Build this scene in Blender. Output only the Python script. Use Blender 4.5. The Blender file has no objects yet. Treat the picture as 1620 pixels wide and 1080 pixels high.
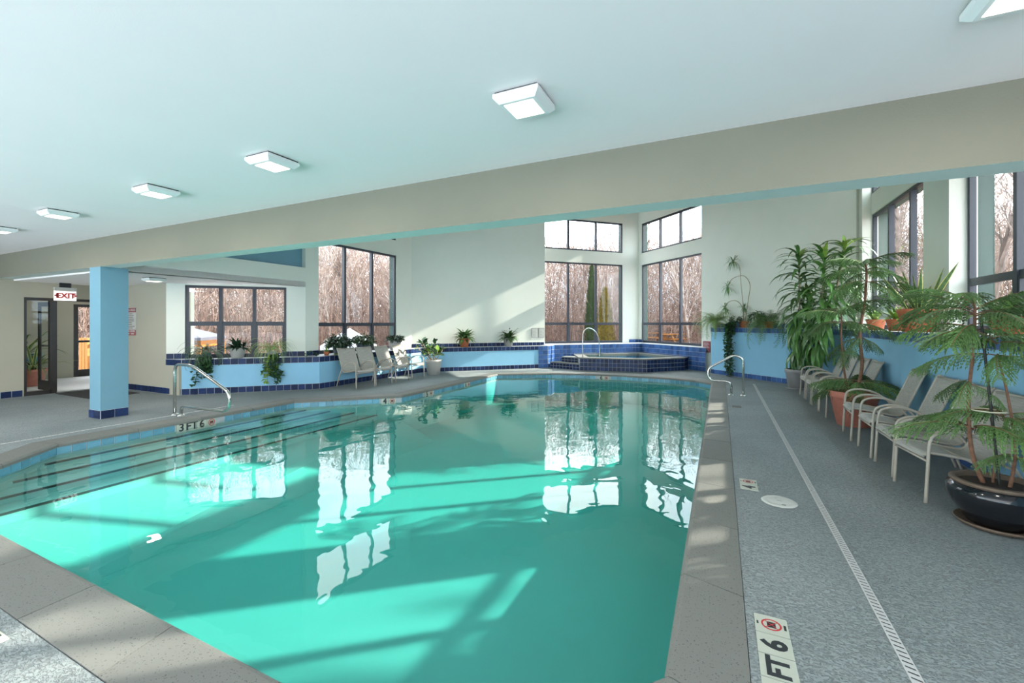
import bpy, bmesh, math, random
from mathutils import Vector, Matrix, Euler
from mathutils.geometry import tessellate_polygon
R = math.radians
random.seed(7)
SC = bpy.context.scene
COL = SC.collection

# ------------------------------------------------------------------ camera
CAM_H = 1.55
cam_d = bpy.data.cameras.new('camera'); cam = bpy.data.objects.new('camera', cam_d); COL.objects.link(cam)
cam_d.sensor_width = 36.0; cam_d.lens = 690 / 1620 * 36; cam_d.shift_y = -28 / 1620
cam_d.clip_start = 0.05; cam_d.clip_end = 400
cam.location = (0, 0, CAM_H); cam.rotation_euler = (R(90), 0, math.atan(330 / 690))
SC.camera = cam
# ------------------------------------------------------------------ world, sun, exposure
SC.view_settings.view_transform = 'Standard'; SC.view_settings.look = 'None'
SC.view_settings.gamma = 1.0; SC.view_settings.use_curve_mapping = False
SC.view_settings.exposure = 0.85
W = bpy.data.worlds.new('sky'); SC.world = W; W.use_nodes = True
wn = W.node_tree.nodes; wl = W.node_tree.links
bg = wn['Background']
tc = wn.new('ShaderNodeTexCoord'); nz = wn.new('ShaderNodeTexNoise'); rp = wn.new('ShaderNodeValToRGB')
nz.inputs['Scale'].default_value = 2.2; nz.inputs['Detail'].default_value = 6
rp.color_ramp.elements[0].position = 0.40; rp.color_ramp.elements[0].color = (0.60, 0.80, 1.0, 1)
rp.color_ramp.elements[1].position = 0.56; rp.color_ramp.elements[1].color = (0.97, 0.98, 1.0, 1)
wl.new(tc.outputs['Generated'], nz.inputs['Vector']); wl.new(nz.outputs['Fac'], rp.inputs['Fac'])
wl.new(rp.outputs['Color'], bg.inputs['Color'])
bg.inputs['Strength'].default_value = 4.4
SUN_AZ, SUN_EL = R(39.5), R(25)
sd = bpy.data.lights.new('sun', 'SUN'); sun = bpy.data.objects.new('sun', sd); COL.objects.link(sun)
sd.energy = 8.5; sd.angle = R(0.6); sd.color = (1.0, 0.93, 0.82)
to_sun = Vector((math.cos(SUN_AZ) * math.cos(SUN_EL), math.sin(SUN_AZ) * math.cos(SUN_EL), math.sin(SUN_EL)))
sun.rotation_euler = to_sun.to_track_quat('Z', 'Y').to_euler(); sun.location = to_sun * 40
LAMP_W = 7.0

# ------------------------------------------------------------------ materials
MAT = {}
def mat(name, col, rough=0.6, metal=0.0, var=0.0, vscale=6.0, bump=0.0, bscale=60.0, spec=0.5, rnd=0.0, coat=0.0, col2=None, emit=0.0, detail=4.0):
    m = bpy.data.materials.new(name); m.use_nodes = True; nt = m.node_tree; N = nt.nodes; L = nt.links
    b = N['Principled BSDF']; c = (*col, 1)
    b.inputs['Base Color'].default_value = c; b.inputs['Roughness'].default_value = rough
    b.inputs['Metallic'].default_value = metal; b.inputs['Specular IOR Level'].default_value = spec
    b.inputs['Coat Weight'].default_value = coat
    t = N.new('ShaderNodeTexCoord')
    if var > 0 or col2:
        n = N.new('ShaderNodeTexNoise'); n.inputs['Scale'].default_value = vscale; n.inputs['Detail'].default_value = detail
        L.new(t.outputs['Object'], n.inputs['Vector'])
        r = N.new('ShaderNodeValToRGB'); r.color_ramp.elements[0].position = 0.3; r.color_ramp.elements[1].position = 0.7
        d = col2 if col2 else tuple(x * (1 - var) for x in col)
        r.color_ramp.elements[0].color = (*d, 1); r.color_ramp.elements[1].color = c
        L.new(n.outputs['Fac'], r.inputs['Fac']); src = r.outputs['Color']
        if rnd > 0:
            src = _rnd(N, L, src, rnd)
        L.new(src, b.inputs['Base Color'])
    elif rnd > 0:
        rgb = N.new('ShaderNodeRGB'); rgb.outputs[0].default_value = c
        L.new(_rnd(N, L, rgb.outputs[0], rnd), b.inputs['Base Color'])
    if bump > 0:
        n2 = N.new('ShaderNodeTexNoise'); n2.inputs['Scale'].default_value = bscale; n2.inputs['Detail'].default_value = 3
        L.new(t.outputs['Object'], n2.inputs['Vector'])
        bp = N.new('ShaderNodeBump'); bp.inputs['Strength'].default_value = bump; bp.inputs['Distance'].default_value = 0.01
        L.new(n2.outputs['Fac'], bp.inputs['Height']); L.new(bp.outputs['Normal'], b.inputs['Normal'])
    if emit > 0:
        b.inputs['Emission Color'].default_value = c; b.inputs['Emission Strength'].default_value = emit
    MAT[name] = m
    return m
def _rnd(N, L, src, amt):
    oi = N.new('ShaderNodeObjectInfo'); mr = N.new('ShaderNodeMapRange')
    mr.inputs['To Min'].default_value = 1 - amt; mr.inputs['To Max'].default_value = 1 + amt
    L.new(oi.outputs['Random'], mr.inputs['Value'])
    h = N.new('ShaderNodeHueSaturation'); L.new(mr.outputs['Result'], h.inputs['Value']); L.new(src, h.inputs['Color'])
    return h.outputs['Color']

mat('wall', (0.76, 0.785, 0.71), 0.85, var=0.03, vscale=2, bump=0.05, bscale=90)
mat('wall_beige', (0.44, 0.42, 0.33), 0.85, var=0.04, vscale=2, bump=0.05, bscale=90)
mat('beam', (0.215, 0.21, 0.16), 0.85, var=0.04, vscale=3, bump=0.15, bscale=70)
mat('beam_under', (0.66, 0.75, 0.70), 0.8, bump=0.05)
mat('ceiling', (0.96, 0.905, 0.885), 0.9, var=0.015, vscale=1.5, bump=0.05, bscale=120)
mat('blue_paint', (0.16, 0.335, 0.43), 0.6, var=0.05, vscale=3, bump=0.06, bscale=60)
mat('blue_wall', (0.25, 0.53, 0.73), 0.55, var=0.05, vscale=3, bump=0.05, bscale=60)
mat('navy_tile', (0.016, 0.034, 0.105), 0.35, rnd=0.4, spec=0.2, var=0.3, vscale=25)
mat('royal_tile', (0.05, 0.125, 0.33), 0.3, rnd=0.3, spec=0.25, var=0.25, vscale=25)
mat('pool_tile', (0.13, 0.35, 0.48), 0.22, rnd=0.18, var=0.15, vscale=30)
mat('grout', (0.42, 0.45, 0.48), 0.8)
mat('ledge', (0.48, 0.50, 0.52), 0.5, var=0.08, vscale=8)
mat('plaster', (0.225, 0.40, 0.375), 0.8, var=0.05, vscale=1.4)
mat('black_strip', (0.02, 0.03, 0.03), 0.5)
mat('frame', (0.028, 0.036, 0.054), 0.4, var=0.1, vscale=10)
mat('dark_frame', (0.022, 0.018, 0.016), 0.35)
mat('ext_green', (0.012, 0.05, 0.042), 0.6)
mat('white', (0.568, 0.568, 0.554), 0.5)
mat('sign_white', (0.541, 0.554, 0.515), 0.5)
mat('marker', (0.488, 0.515, 0.436), 0.35, var=0.04, vscale=20)
mat('print_black', (0.02, 0.025, 0.03), 0.5)
mat('print_red', (0.55, 0.035, 0.04), 0.5)
mat('maroon', (0.30, 0.05, 0.07), 0.5)
mat('steel', (0.62, 0.63, 0.60), 0.18, metal=1.0)
mat('chair_frame', (0.409, 0.376, 0.31), 0.35)
mat('terracotta', (0.56, 0.17, 0.075), 0.7, var=0.2, vscale=14)
mat('terracotta_pink', (0.55, 0.20, 0.14), 0.7, var=0.15, vscale=10)
mat('pot_white', (0.515, 0.508, 0.475), 0.5, var=0.05)
mat('pot_grey', (0.33, 0.33, 0.33), 0.6, var=0.1)
mat('pot_slate', (0.13, 0.17, 0.22), 0.5, var=0.1)
mat('pot_black', (0.008, 0.010, 0.013), 0.12, coat=0.35, spec=0.4)
mat('rim_brown', (0.16, 0.115, 0.08), 0.5, var=0.3, vscale=20)
mat('pot_blue', (0.02, 0.16, 0.26), 0.3)
mat('soil', (0.035, 0.025, 0.018), 0.95, bump=0.6, bscale=80)
mat('bark_pine', (0.24, 0.12, 0.07), 0.85, var=0.4, vscale=30, bump=0.4)
mat('cane', (0.42, 0.33, 0.22), 0.8, var=0.3, vscale=30)
mat('stake', (0.02, 0.025, 0.02), 0.6)
mat('twine', (0.7, 0.66, 0.5), 0.8)
mat('leaf_corn', (0.105, 0.25, 0.06), 0.32, rnd=0.45, var=0.25, vscale=12)
mat('leaf_bright', (0.26, 0.42, 0.07), 0.45, rnd=0.35, var=0.3, vscale=14)
mat('needle', (0.12, 0.235, 0.07), 0.5, rnd=0.35, var=0.4, vscale=9)
mat('leaf_snake', (0.11, 0.22, 0.08), 0.4, rnd=0.2, var=0.5, vscale=18)
mat('leaf_margin', (0.68, 0.68, 0.22), 0.45)
mat('leaf_lily', (0.075, 0.165, 0.05), 0.4, rnd=0.45, var=0.2)
mat('leaf_rubber', (0.075, 0.15, 0.07), 0.22, rnd=0.5, var=0.3, vscale=10)
mat('leaf_dark', (0.03, 0.075, 0.035), 0.45, rnd=0.3, var=0.3)
mat('leaf_fern', (0.27, 0.42, 0.11), 0.55, rnd=0.3, var=0.3)
mat('leaf_ivy', (0.045, 0.12, 0.045), 0.4, rnd=0.3, var=0.4, vscale=20)
mat('flower', (0.75, 0.72, 0.62), 0.6)
mat('lamp_body', (0.86, 0.88, 0.86), 0.45)
mat('lamp_gap', (0.03, 0.03, 0.03), 0.8)
mat('lamp_glow', (1.0, 0.93, 0.76), 0.5, emit=1.6)
mat('exit_glow', (1.0, 0.96, 0.92), 0.5, emit=0.5)
mat('leaf_litter', (0.16, 0.075, 0.045), 0.95, col2=(0.075, 0.04, 0.028), vscale=1.2, bump=0.8, bscale=8, detail=8)
mat('tree_bark', (0.20, 0.15, 0.13), 0.9, col2=(0.08, 0.058, 0.05), vscale=3, rnd=0.4)
mat('tree_pale', (0.55, 0.48, 0.43), 0.9, col2=(0.22, 0.175, 0.15), vscale=4, rnd=0.3)
mat('brush', (0.16, 0.085, 0.06), 0.95, col2=(0.075, 0.045, 0.035), vscale=0.7)
mat('twig', (0.36, 0.245, 0.195), 0.95, col2=(0.055, 0.033, 0.026), vscale=2.6)
mat('arborvitae', (0.035, 0.065, 0.012), 0.9, col2=(0.01, 0.025, 0.006), vscale=7, bump=1.0, bscale=14)
mat('gold_shrub', (0.20, 0.14, 0.012), 0.9, col2=(0.06, 0.05, 0.008), vscale=8, bump=1.0, bscale=14)
mat('canopy_white', (0.42, 0.43, 0.45), 0.7)
mat('canopy_grey', (0.085, 0.085, 0.105), 0.8, var=0.2, vscale=4)
mat('wood_orange', (0.36, 0.14, 0.02), 0.6, var=0.2, vscale=8)
mat('mat_dark', (0.035, 0.035, 0.035), 0.95, bump=0.5)
mat('vest_floor', (0.72, 0.72, 0.70), 0.6)

def deck_mat():
    m = bpy.data.materials.new('deck'); m.use_nodes = True; N = m.node_tree.nodes; L = m.node_tree.links
    b = N['Principled BSDF']; b.inputs['Roughness'].default_value = 0.7; b.inputs['Specular IOR Level'].default_value = 0.18
    t = N.new('ShaderNodeTexCoord')
    n = N.new('ShaderNodeTexNoise'); n.inputs['Scale'].default_value = 0.9; n.inputs['Detail'].default_value = 5
    L.new(t.outputs['Object'], n.inputs['Vector'])
    r = N.new('ShaderNodeValToRGB')
    r.color_ramp.elements[0].position = 0.35; r.color_ramp.elements[0].color = (0.265, 0.30, 0.30, 1)
    r.color_ramp.elements[1].position = 0.65; r.color_ramp.elements[1].color = (0.32, 0.355, 0.355, 1)
    L.new(n.outputs['Fac'], r.inputs['Fac'])
    mp = N.new('ShaderNodeMapping'); mp.inputs['Scale'].default_value = (1.0, 1.9, 1.0)
    L.new(t.outputs['Object'], mp.inputs['Vector'])
    v = N.new('ShaderNodeTexNoise'); v.inputs['Scale'].default_value = 48; v.inputs['Detail'].default_value = 3.5; v.inputs['Distortion'].default_value = 1.2
    L.new(mp.outputs['Vector'], v.inputs['Vector'])
    vr = N.new('ShaderNodeValToRGB'); vr.color_ramp.elements[0].position = 0.36; vr.color_ramp.elements[1].position = 0.52
    L.new(v.outputs['Fac'], vr.inputs['Fac'])
    mx = N.new('ShaderNodeMix'); mx.data_type = 'RGBA'; mx.blend_type = 'MULTIPLY'; mx.inputs['Factor'].default_value = 0.30
    L.new(r.outputs['Color'], mx.inputs['A']); L.new(vr.outputs['Color'], mx.inputs['B'])
    L.new(mx.outputs['Result'], b.inputs['Base Color'])
    bp = N.new('ShaderNodeBump'); bp.inputs['Strength'].default_value = 0.8; bp.inputs['Distance'].default_value = 0.008
    L.new(vr.outputs['Color'], bp.inputs['Height']); L.new(bp.outputs['Normal'], b.inputs['Normal'])
    MAT['deck'] = m
deck_mat()
def coping_mat():
    m = bpy.data.materials.new('coping'); m.use_nodes = True; N = m.node_tree.nodes; L = m.node_tree.links
    b = N['Principled BSDF']; b.inputs['Roughness'].default_value = 0.6; b.inputs['Specular IOR Level'].default_value = 0.2
    t = N.new('ShaderNodeTexCoord')
    v = N.new('ShaderNodeTexNoise'); v.inputs['Scale'].default_value = 120; v.inputs['Detail'].default_value = 1
    L.new(t.outputs['Object'], v.inputs['Vector'])
    r = N.new('ShaderNodeValToRGB')
    r.color_ramp.elements[0].position = 0.30; r.color_ramp.elements[0].color = (0.09, 0.09, 0.085, 1)
    r.color_ramp.elements[1].position = 0.34; r.color_ramp.elements[1].color = (0.185, 0.188, 0.172, 1)
    L.new(v.outputs['Fac'], r.inputs['Fac'])
    L.new(_rnd(N, L, r.outputs['Color'], 0.06), b.inputs['Base Color'])
    bp = N.new('ShaderNodeBump'); bp.inputs['Strength'].default_value = 0.4; bp.inputs['Distance'].default_value = 0.004
    L.new(r.outputs['Color'], bp.inputs['Height']); L.new(bp.outputs['Normal'], b.inputs['Normal'])
    MAT['coping'] = m
coping_mat()
def sling_mat():
    m = mat('sling', (0.66, 0.645, 0.585), 0.8)
    N = m.node_tree.nodes; L = m.node_tree.links; b = N['Principled BSDF']
    t = N.new('ShaderNodeTexCoord'); mp = N.new('ShaderNodeMapping'); mp.inputs['Scale'].default_value = (6, 220, 220)
    n = N.new('ShaderNodeTexNoise'); n.inputs['Scale'].default_value = 1.0; n.inputs['Detail'].default_value = 2
    r = N.new('ShaderNodeValToRGB'); r.color_ramp.elements[0].position = 0.35; r.color_ramp.elements[1].position = 0.65
    r.color_ramp.elements[0].color = (0.33, 0.32, 0.285, 1); r.color_ramp.elements[1].color = (0.45, 0.44, 0.405, 1)
    L.new(t.outputs['Object'], mp.inputs['Vector']); L.new(mp.outputs['Vector'], n.inputs['Vector'])
    L.new(n.outputs['Fac'], r.inputs['Fac']); L.new(r.outputs['Color'], b.inputs['Base Color'])
sling_mat()
def clear_mat(name, tint, ior, rough=0.0, wave=None, absorb=None):
    m = bpy.data.materials.new(name); m.use_nodes = True; N = m.node_tree.nodes; L = m.node_tree.links
    N.remove(N['Principled BSDF']); out = N['Material Output']
    tr = N.new('ShaderNodeBsdfTransparent'); tr.inputs['Color'].default_value = (*tint, 1)
    gl = N.new('ShaderNodeBsdfGlossy'); gl.inputs['Roughness'].default_value = rough; gl.inputs['Color'].default_value = (1, 1, 1, 1)
    fr = N.new('ShaderNodeFresnel'); fr.inputs['IOR'].default_value = ior
    mx = N.new('ShaderNodeMixShader')
    ge = N.new('ShaderNodeNewGeometry'); inv = N.new('ShaderNodeMath'); inv.operation = 'SUBTRACT'; inv.inputs[0].default_value = 1.0
    mu = N.new('ShaderNodeMath'); mu.operation = 'MULTIPLY'      # leaving the pane or the water: no second reflection
    L.new(ge.outputs['Backfacing'], inv.inputs[1]); L.new(inv.outputs[0], mu.inputs[0]); L.new(fr.outputs['Fac'], mu.inputs[1])
    L.new(mu.outputs[0], mx.inputs['Fac']); L.new(tr.outputs['BSDF'], mx.inputs[1]); L.new(gl.outputs['BSDF'], mx.inputs[2])
    L.new(mx.outputs['Shader'], out.inputs['Surface'])
    if wave:
        t = N.new('ShaderNodeTexCoord')
        n = N.new('ShaderNodeTexNoise'); n.inputs['Scale'].default_value = wave[0]; n.inputs['Detail'].default_value = 2.5; n.inputs['Distortion'].default_value = 0.6
        L.new(t.outputs['Object'], n.inputs['Vector'])
        bp = N.new('ShaderNodeBump'); bp.inputs['Strength'].default_value = 1.0; bp.inputs['Distance'].default_value = wave[1]
        L.new(n.outputs['Fac'], bp.inputs['Height'])
        L.new(bp.outputs['Normal'], gl.inputs['Normal']); L.new(bp.outputs['Normal'], fr.inputs['Normal'])
    if absorb:
        va = N.new('ShaderNodeVolumeAbsorption'); va.inputs['Color'].default_value = (*absorb[0], 1); va.inputs['Density'].default_value = absorb[1]
        L.new(va.outputs['Volume'], out.inputs['Volume'])
    MAT[name] = m
clear_mat('glass', (0.97, 0.985, 0.98), 1.35)
clear_mat('water', (1, 1, 1), 1.27, 0.0, wave=(1.6, 0.006), absorb=((0.25, 0.90, 0.86), 0.75))
clear_mat('tub_water', (0.55, 0.85, 0.90), 1.333, 0.0, wave=(3, 0.006))

# ------------------------------------------------------------------ mesh helpers
class MB:
    def __init__(s): s.v = []; s.f = []; s.m = []; s.cur = 0; s.smooth = False
    def add(s, vs, fs):
        o = len(s.v); s.v += [tuple(p) for p in vs]
        for f in fs: s.f.append([i + o for i in f]); s.m.append(s.cur)
        return s
    def box(s, x0, x1, y0, y1, z0, z1):
        return s.add([(x0,y0,z0),(x1,y0,z0),(x1,y1,z0),(x0,y1,z0),(x0,y0,z1),(x1,y0,z1),(x1,y1,z1),(x0,y1,z1)],
                     [(0,3,2,1),(4,5,6,7),(0,1,5,4),(1,2,6,5),(2,3,7,6),(3,0,4,7)])
    def lbox(s, A, B, off0, off1, z0, z1, u0=0.0, u1=None):
        """box along plan line A->B, from offset off0 to off1 on its left (outward)"""
        A = Vector(A[:2]); B = Vector(B[:2]); d = B - A; L = d.length; d /= L; n = Vector((-d.y, d.x))
        if u1 is None: u1 = L
        p = [A + d*u0 + n*off0, A + d*u1 + n*off0, A + d*u1 + n*off1, A + d*u0 + n*off1]
        return s.add([(q.x,q.y,z0) for q in p] + [(q.x,q.y,z1) for q in p],
                     [(0,3,2,1),(4,5,6,7),(0,1,5,4),(1,2,6,5),(2,3,7,6),(3,0,4,7)])
    def prism(s, poly, z0, z1, cap=True):
        n = len(poly); vs = [(p[0],p[1],z0) for p in poly] + [(p[0],p[1],z1) for p in poly]
        fs = [(i,(i+1)%n,n+(i+1)%n,n+i) for i in range(n)]
        if cap:
            tri = tessellate_polygon([[Vector((p[0],p[1],0)) for p in poly]])
            fs += [tuple(reversed(t)) for t in tri] + [tuple(i+n for i in t) for t in tri]
        return s.add(vs, fs)
    def tube(s, pts, r, n=8, cap=True, r1=None):
        pts = [Vector(p) for p in pts]; k = len(pts); vs = []; fs = []; up = None
        for i, p in enumerate(pts):
            t = (pts[min(i+1,k-1)] - pts[max(i-1,0)]).normalized()
            if up is None:
                up = Vector((0,0,1)) if abs(t.z) < 0.9 else Vector((1,0,0))
            a = t.cross(up).normalized(); b = a.cross(t).normalized(); up = b
            rr = r if r1 is None else r + (r1 - r) * i / (k - 1)
            for j in range(n):
                q = 2*math.pi*j/n; vs.append(p + a*math.cos(q)*rr + b*math.sin(q)*rr)
        for i in range(k-1):
            for j in range(n): fs.append((i*n+j, i*n+(j+1)%n, (i+1)*n+(j+1)%n, (i+1)*n+j))
        if cap: fs += [tuple(reversed(range(n))), tuple((k-1)*n+j for j in range(n))]
        return s.add(vs, fs)
    def lathe(s, prof, n=24, c=(0,0)):
        vs = []; fs = []
        for r, z in prof:
            for j in range(n):
                q = 2*math.pi*j/n; vs.append((c[0]+r*math.cos(q), c[1]+r*math.sin(q), z))
        for i in range(len(prof)-1):
            for j in range(n): fs.append((i*n+j, i*n+(j+1)%n, (i+1)*n+(j+1)%n, (i+1)*n+j))
        return s.add(vs, fs)
    def mesh(s, name, mats, smooth=False, loc=(0,0,0)):
        me = bpy.data.meshes.new(name); l = Vector(loc)
        me.from_pydata([Vector(v) - l for v in s.v], [], s.f)
        for m in (mats if isinstance(mats, (list, tuple)) else [mats]): me.materials.append(MAT[m] if isinstance(m, str) else m)
        if any(s.m): me.polygons.foreach_set('material_index', s.m)
        if smooth: me.polygons.foreach_set('use_smooth', [True]*len(me.polygons))
        me.update(); return me
def link(name, data, parent=None, loc=None, rot=None, scale=None):
    o = bpy.data.objects.new(name, data); COL.objects.link(o)
    if parent: o.parent = parent
    if loc is not None: o.location = loc
    if rot is not None: o.rotation_euler = rot
    if scale is not None: o.scale = (scale,)*3 if isinstance(scale, (int, float)) else scale
    return o
def tag(o, label=None, cat=None, group=None, kind=None):
    if label: o['label'] = label
    if cat: o['category'] = cat
    if group: o['group'] = group
    if kind: o['kind'] = kind
    return o
def thing(name, loc, label=None, cat=None, group=None, kind=None, rz=0.0):
    o = link(name, None, None, loc, (0, 0, rz)); o.empty_display_size = 0.2
    return tag(o, label, cat, group, kind)
def wloc(o):
    v = Vector((0,0,0))
    while o: v += o.location; o = o.parent
    return v
def part(name, mb, m, parent, smooth=False, world=True):
    """part from a mesh built in world coordinates (parent unrotated) or local ones"""
    l = wloc(parent) if (world and parent) else Vector((0,0,0))
    return link(name, mb.mesh(name, m, smooth, l), parent)
def struct(name, mb, m, smooth=False, label=None):
    o = link(name, mb.mesh(name, m, smooth)); tag(o, label, None, None, 'structure'); return o
def bez(pts, n=6):
    """smooth Catmull-Rom through points"""
    P = [Vector(p) for p in pts]; P = [2*P[0]-P[1]] + P + [2*P[-1]-P[-2]]; out = []
    for i in range(1, len(P)-2):
        a, b, c, d = P[i-1:i+3]
        for k in range(n):
            t = k/n; out.append(0.5*((2*b)+(c-a)*t+(2*a-5*b+4*c-d)*t*t+(3*b-a-3*c+d)*t**3))
    out.append(P[-2]); return out
def fillet(pts, r, n=5):
    P = [Vector(p) for p in pts]; out = [P[0]]
    for i in range(1, len(P)-1):
        a = (P[i-1]-P[i]); b = (P[i+1]-P[i]); q = min(r, a.length*0.49, b.length*0.49)
        s = P[i]+a.normalized()*q; e = P[i]+b.normalized()*q
        for k in range(n+1):
            t = k/n; out.append(s*(1-t)**2 + P[i]*2*t*(1-t) + e*t*t)
    out.append(P[-1]); return out
def text_mesh(s, size, m, bold=0.0, name='lettering'):
    c = bpy.data.curves.new('txt', 'FONT'); c.body = s; c.size = size; c.align_x = 'CENTER'; c.align_y = 'CENTER'
    c.extrude = 0.0008; c.offset = bold; c.resolution_u = 3
    o = bpy.data.objects.new('txt', c); COL.objects.link(o)
    bpy.context.view_layer.update()
    me = bpy.data.meshes.new_from_object(o.evaluated_get(bpy.context.evaluated_depsgraph_get()))
    bpy.data.objects.remove(o); bpy.data.curves.remove(c)
    me.materials.clear(); me.materials.append(MAT[m]); me.name = name
    return me
def offset_poly(poly, d):
    """offset a CCW polygon outward by d"""
    n = len(poly); out = []
    for i in range(n):
        a, b, c = (Vector(poly[j % n]) for j in (i-1, i, i+1))
        e1 = (b-a).normalized(); e2 = (c-b).normalized()
        n1 = Vector((e1.y, -e1.x)); n2 = Vector((e2.y, -e2.x)); k = (n1+n2)
        out.append(tuple(b + k * (d / (1 + n1.dot(n2)))))
    return out

# ------------------------------------------------------------------ plan
def ray(x, d):  # plan point at image column x, depth d
    a = math.atan(330/690); r_ = (x-810)/690*d
    return (r_*math.cos(a)-d*math.sin(a), r_*math.sin(a)+d*math.cos(a))
def ucol(A, B, x):
    t = (x-810)/690; a = math.atan(330/690); ca, sa = math.cos(a), math.sin(a)
    g = lambda p: p[0]*(ca+t*sa)+p[1]*(sa-t*ca)
    return g(A)/(g(A)-g(B)) * (Vector(B)-Vector(A)).length
ZW = -0.105                      # water level
ZLOW, ZBEAM, ZSOF, ZHI = 2.95, 2.48, 2.45, 6.3
YB0, YB1 = 3.50, 3.75            # beam
POOL = [(-0.9, 1.25), (-0.19, 2.02), (-0.19, 12.5), (-0.62, 12.98), (-1.3, 13.22), (-2.7, 13.35), (-3.8, 13.22), (-4.8, 12.9),
        (-5.6, 12.45), (-6.25, 12.0), (-6.25, 7.5), (-7.78, 6.05), (-7.78, 2.55), (-6.6, 1.25)]
ROOM = [(3.1, -3.2), (3.1, 12.4), (-0.5, 16.0), (-3.05, 18.6), (-6.4, 15.3), (-9.3, 11.5), (-9.35, 7.5), (-11.1, 5.5), (-13.6, 5.5), (-13.6, -3.2)]
COP_O = offset_poly(POOL, 0.31)

# ------------------------------------------------------------------ floor
def poly_hole(outer, hole, z):
    vs = [Vector((p[0], p[1], z)) for p in outer] + [Vector((p[0], p[1], z)) for p in hole]
    tri = tessellate_polygon([vs[:len(outer)], vs[len(outer):]])
    return vs, tri
mb = MB(); vs, tri = poly_hole(ROOM, COP_O, 0.0)
tri = [t if (vs[t[1]]-vs[t[0]]).cross(vs[t[2]]-vs[t[0]]).z > 0 else tuple(reversed(t)) for t in tri]
mb.add(vs, tri)
n = len(ROOM); low = [(v.x, v.y, -0.25) for v in vs]
m2 = len(COP_O)
mb.add([tuple(v) for v in vs[n:]] + low[n:], [(i, (i+1) % m2, m2+(i+1) % m2, m2+i) for i in range(m2)])
floor = struct('floor', mb, 'deck', label='grey textured concrete pool deck')

# ------------------------------------------------------------------ pool
pool = thing('swimming_pool', (-3.5, 7.0, 0), 'large angular swimming pool of clear turquoise water with steps along one side', 'pool')
STEPS = [(-7.60, -0.20), (-7.27, -0.25), (-6.93, -0.31), (-6.60, -0.385)]
ZF = -0.86
mb = MB(); n = len(POOL)
mb.add([(p[0], p[1], -0.02) for p in POOL] + [(p[0], p[1], ZF) for p in POOL], [(i, n+i, n+(i+1) % n, (i+1) % n) for i in range(n)])
mb.add([(p[0], p[1], ZF) for p in POOL], tessellate_polygon([[Vector((p[0], p[1], 0)) for p in POOL]]))
part('basin', mb, 'plaster', pool)
# steps along the left side, each clipped by the diagonal wall
def step_end(x): return 6.05 + (x + 7.78) * (1.45 / 1.53)
def step_start(x): return max(1.3, 2.55 - (x + 7.78) * (1.30 / 1.18))
prev = -7.78
for x, z in STEPS:
    mb = MB()
    poly = [(-7.779, step_start(-7.78)), (x, step_start(x)), (x, step_end(x)), (-7.779, step_end(-7.78))]
    mb.prism(poly, ZF, z)
    st = part('step', mb, 'plaster', pool)
    mb = MB(); mb.prism([(x-0.022, step_start(x)+0.04), (x+0.002, step_start(x)+0.04), (x+0.002, step_end(x)-0.03), (x-0.022, step_end(x)-0.06)], z-0.02, z+0.003)
    part('nosing', mb, 'black_strip', st)
mb = MB(); mb.prism([(-6.6, 1.3), (-5.3, 1.3), (-5.3, 7.4), (-6.24, 7.4), (-6.6, step_end(-6.6))], ZF, ZF+0.002)
mb.v = [(x, y, (-0.50 if x < -6.2 else z) if z > ZF else z) for x, y, z in mb.v]
part('slope', mb, 'plaster', pool)
mb = MB(); mb.prism(offset_poly(POOL, 0.012), -1.1, ZW)
part('water', mb, 'water', pool)
# light blue waterline tiles
PT = {}
def tile_mesh(w, h, t, m):
    k = (round(w, 3), round(h, 3), t, m)
    if k not in PT:
        b = MB(); e = 0.004; w2, h2 = w/2, h/2
        b.add([(-w2,0,-h2),(w2,0,-h2),(w2,0,h2),(-w2,0,h2),(-w2+e,-t,-h2+e),(w2-e,-t,-h2+e),(w2-e,-t,h2-e),(-w2+e,-t,h2-e)],
              [(4,5,6,7),(0,1,5,4),(1,2,6,5),(2,3,7,6),(3,0,4,7)])
        PT[k] = b.mesh('tile', m)
    return PT[k]
def tile_band(parent, A, B, z0, m, size=0.152, h=None, t=0.008, rows=1, skip=None, backing=True, name='tile'):
    """tiles on the face along A->B, the viewer on the right hand side of A->B"""
    A = Vector(A[:2]); B = Vector(B[:2]); d = B - A; L = d.length; d /= L
    nn = max(1, round(L/size)); w = L/nn; h = h or size; nr = Vector((d.y, -d.x)); rz = math.atan2(d.y, d.x)
    pl = wloc(parent); me = tile_mesh(w-0.008, h-0.008, t, m)
    if backing:
        b = MB(); b.lbox(A, B, -0.004, 0.004, z0, z0 + rows*h); part('grout', b, 'grout', parent)
    for r_ in range(rows):
        for i in range(nn):
            if skip and skip(i*w + w/2): continue
            c = A + d*(i*w + w/2) + nr*0.004
            link(name, me, parent, Vector((c.x, c.y, z0 + h*(r_+0.5))) - pl, (0, 0, rz))
def pool_edge(i): return Vector(POOL[i]), Vector(POOL[(i+1) % len(POOL)])
def mark_tiles(A, B, u0, chars, z):
    d = (B-A).normalized(); nr = Vector((d.y, -d.x)); rz = math.atan2(d.y, d.x); pl = wloc(pool)
    for k, ch in enumerate(chars):
        c = A + d*(u0 + 0.152*(k+0.5)) + nr*0.005
        t_ = link('depth_marker', tile_mesh(0.148, 0.16, 0.010, 'marker'), pool, Vector((c.x, c.y, z)) - pl, (0, 0, rz))
        if ch == '#':
            no_dive(t_, (R(90), 0, 0), Vector((0, -0.0115, 0)), 0.055)
        else:
            link('lettering', text_mesh(ch, 0.17, 'print_black', 0.004), t_, (0, -0.0115, 0), (R(90), 0, 0))
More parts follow.
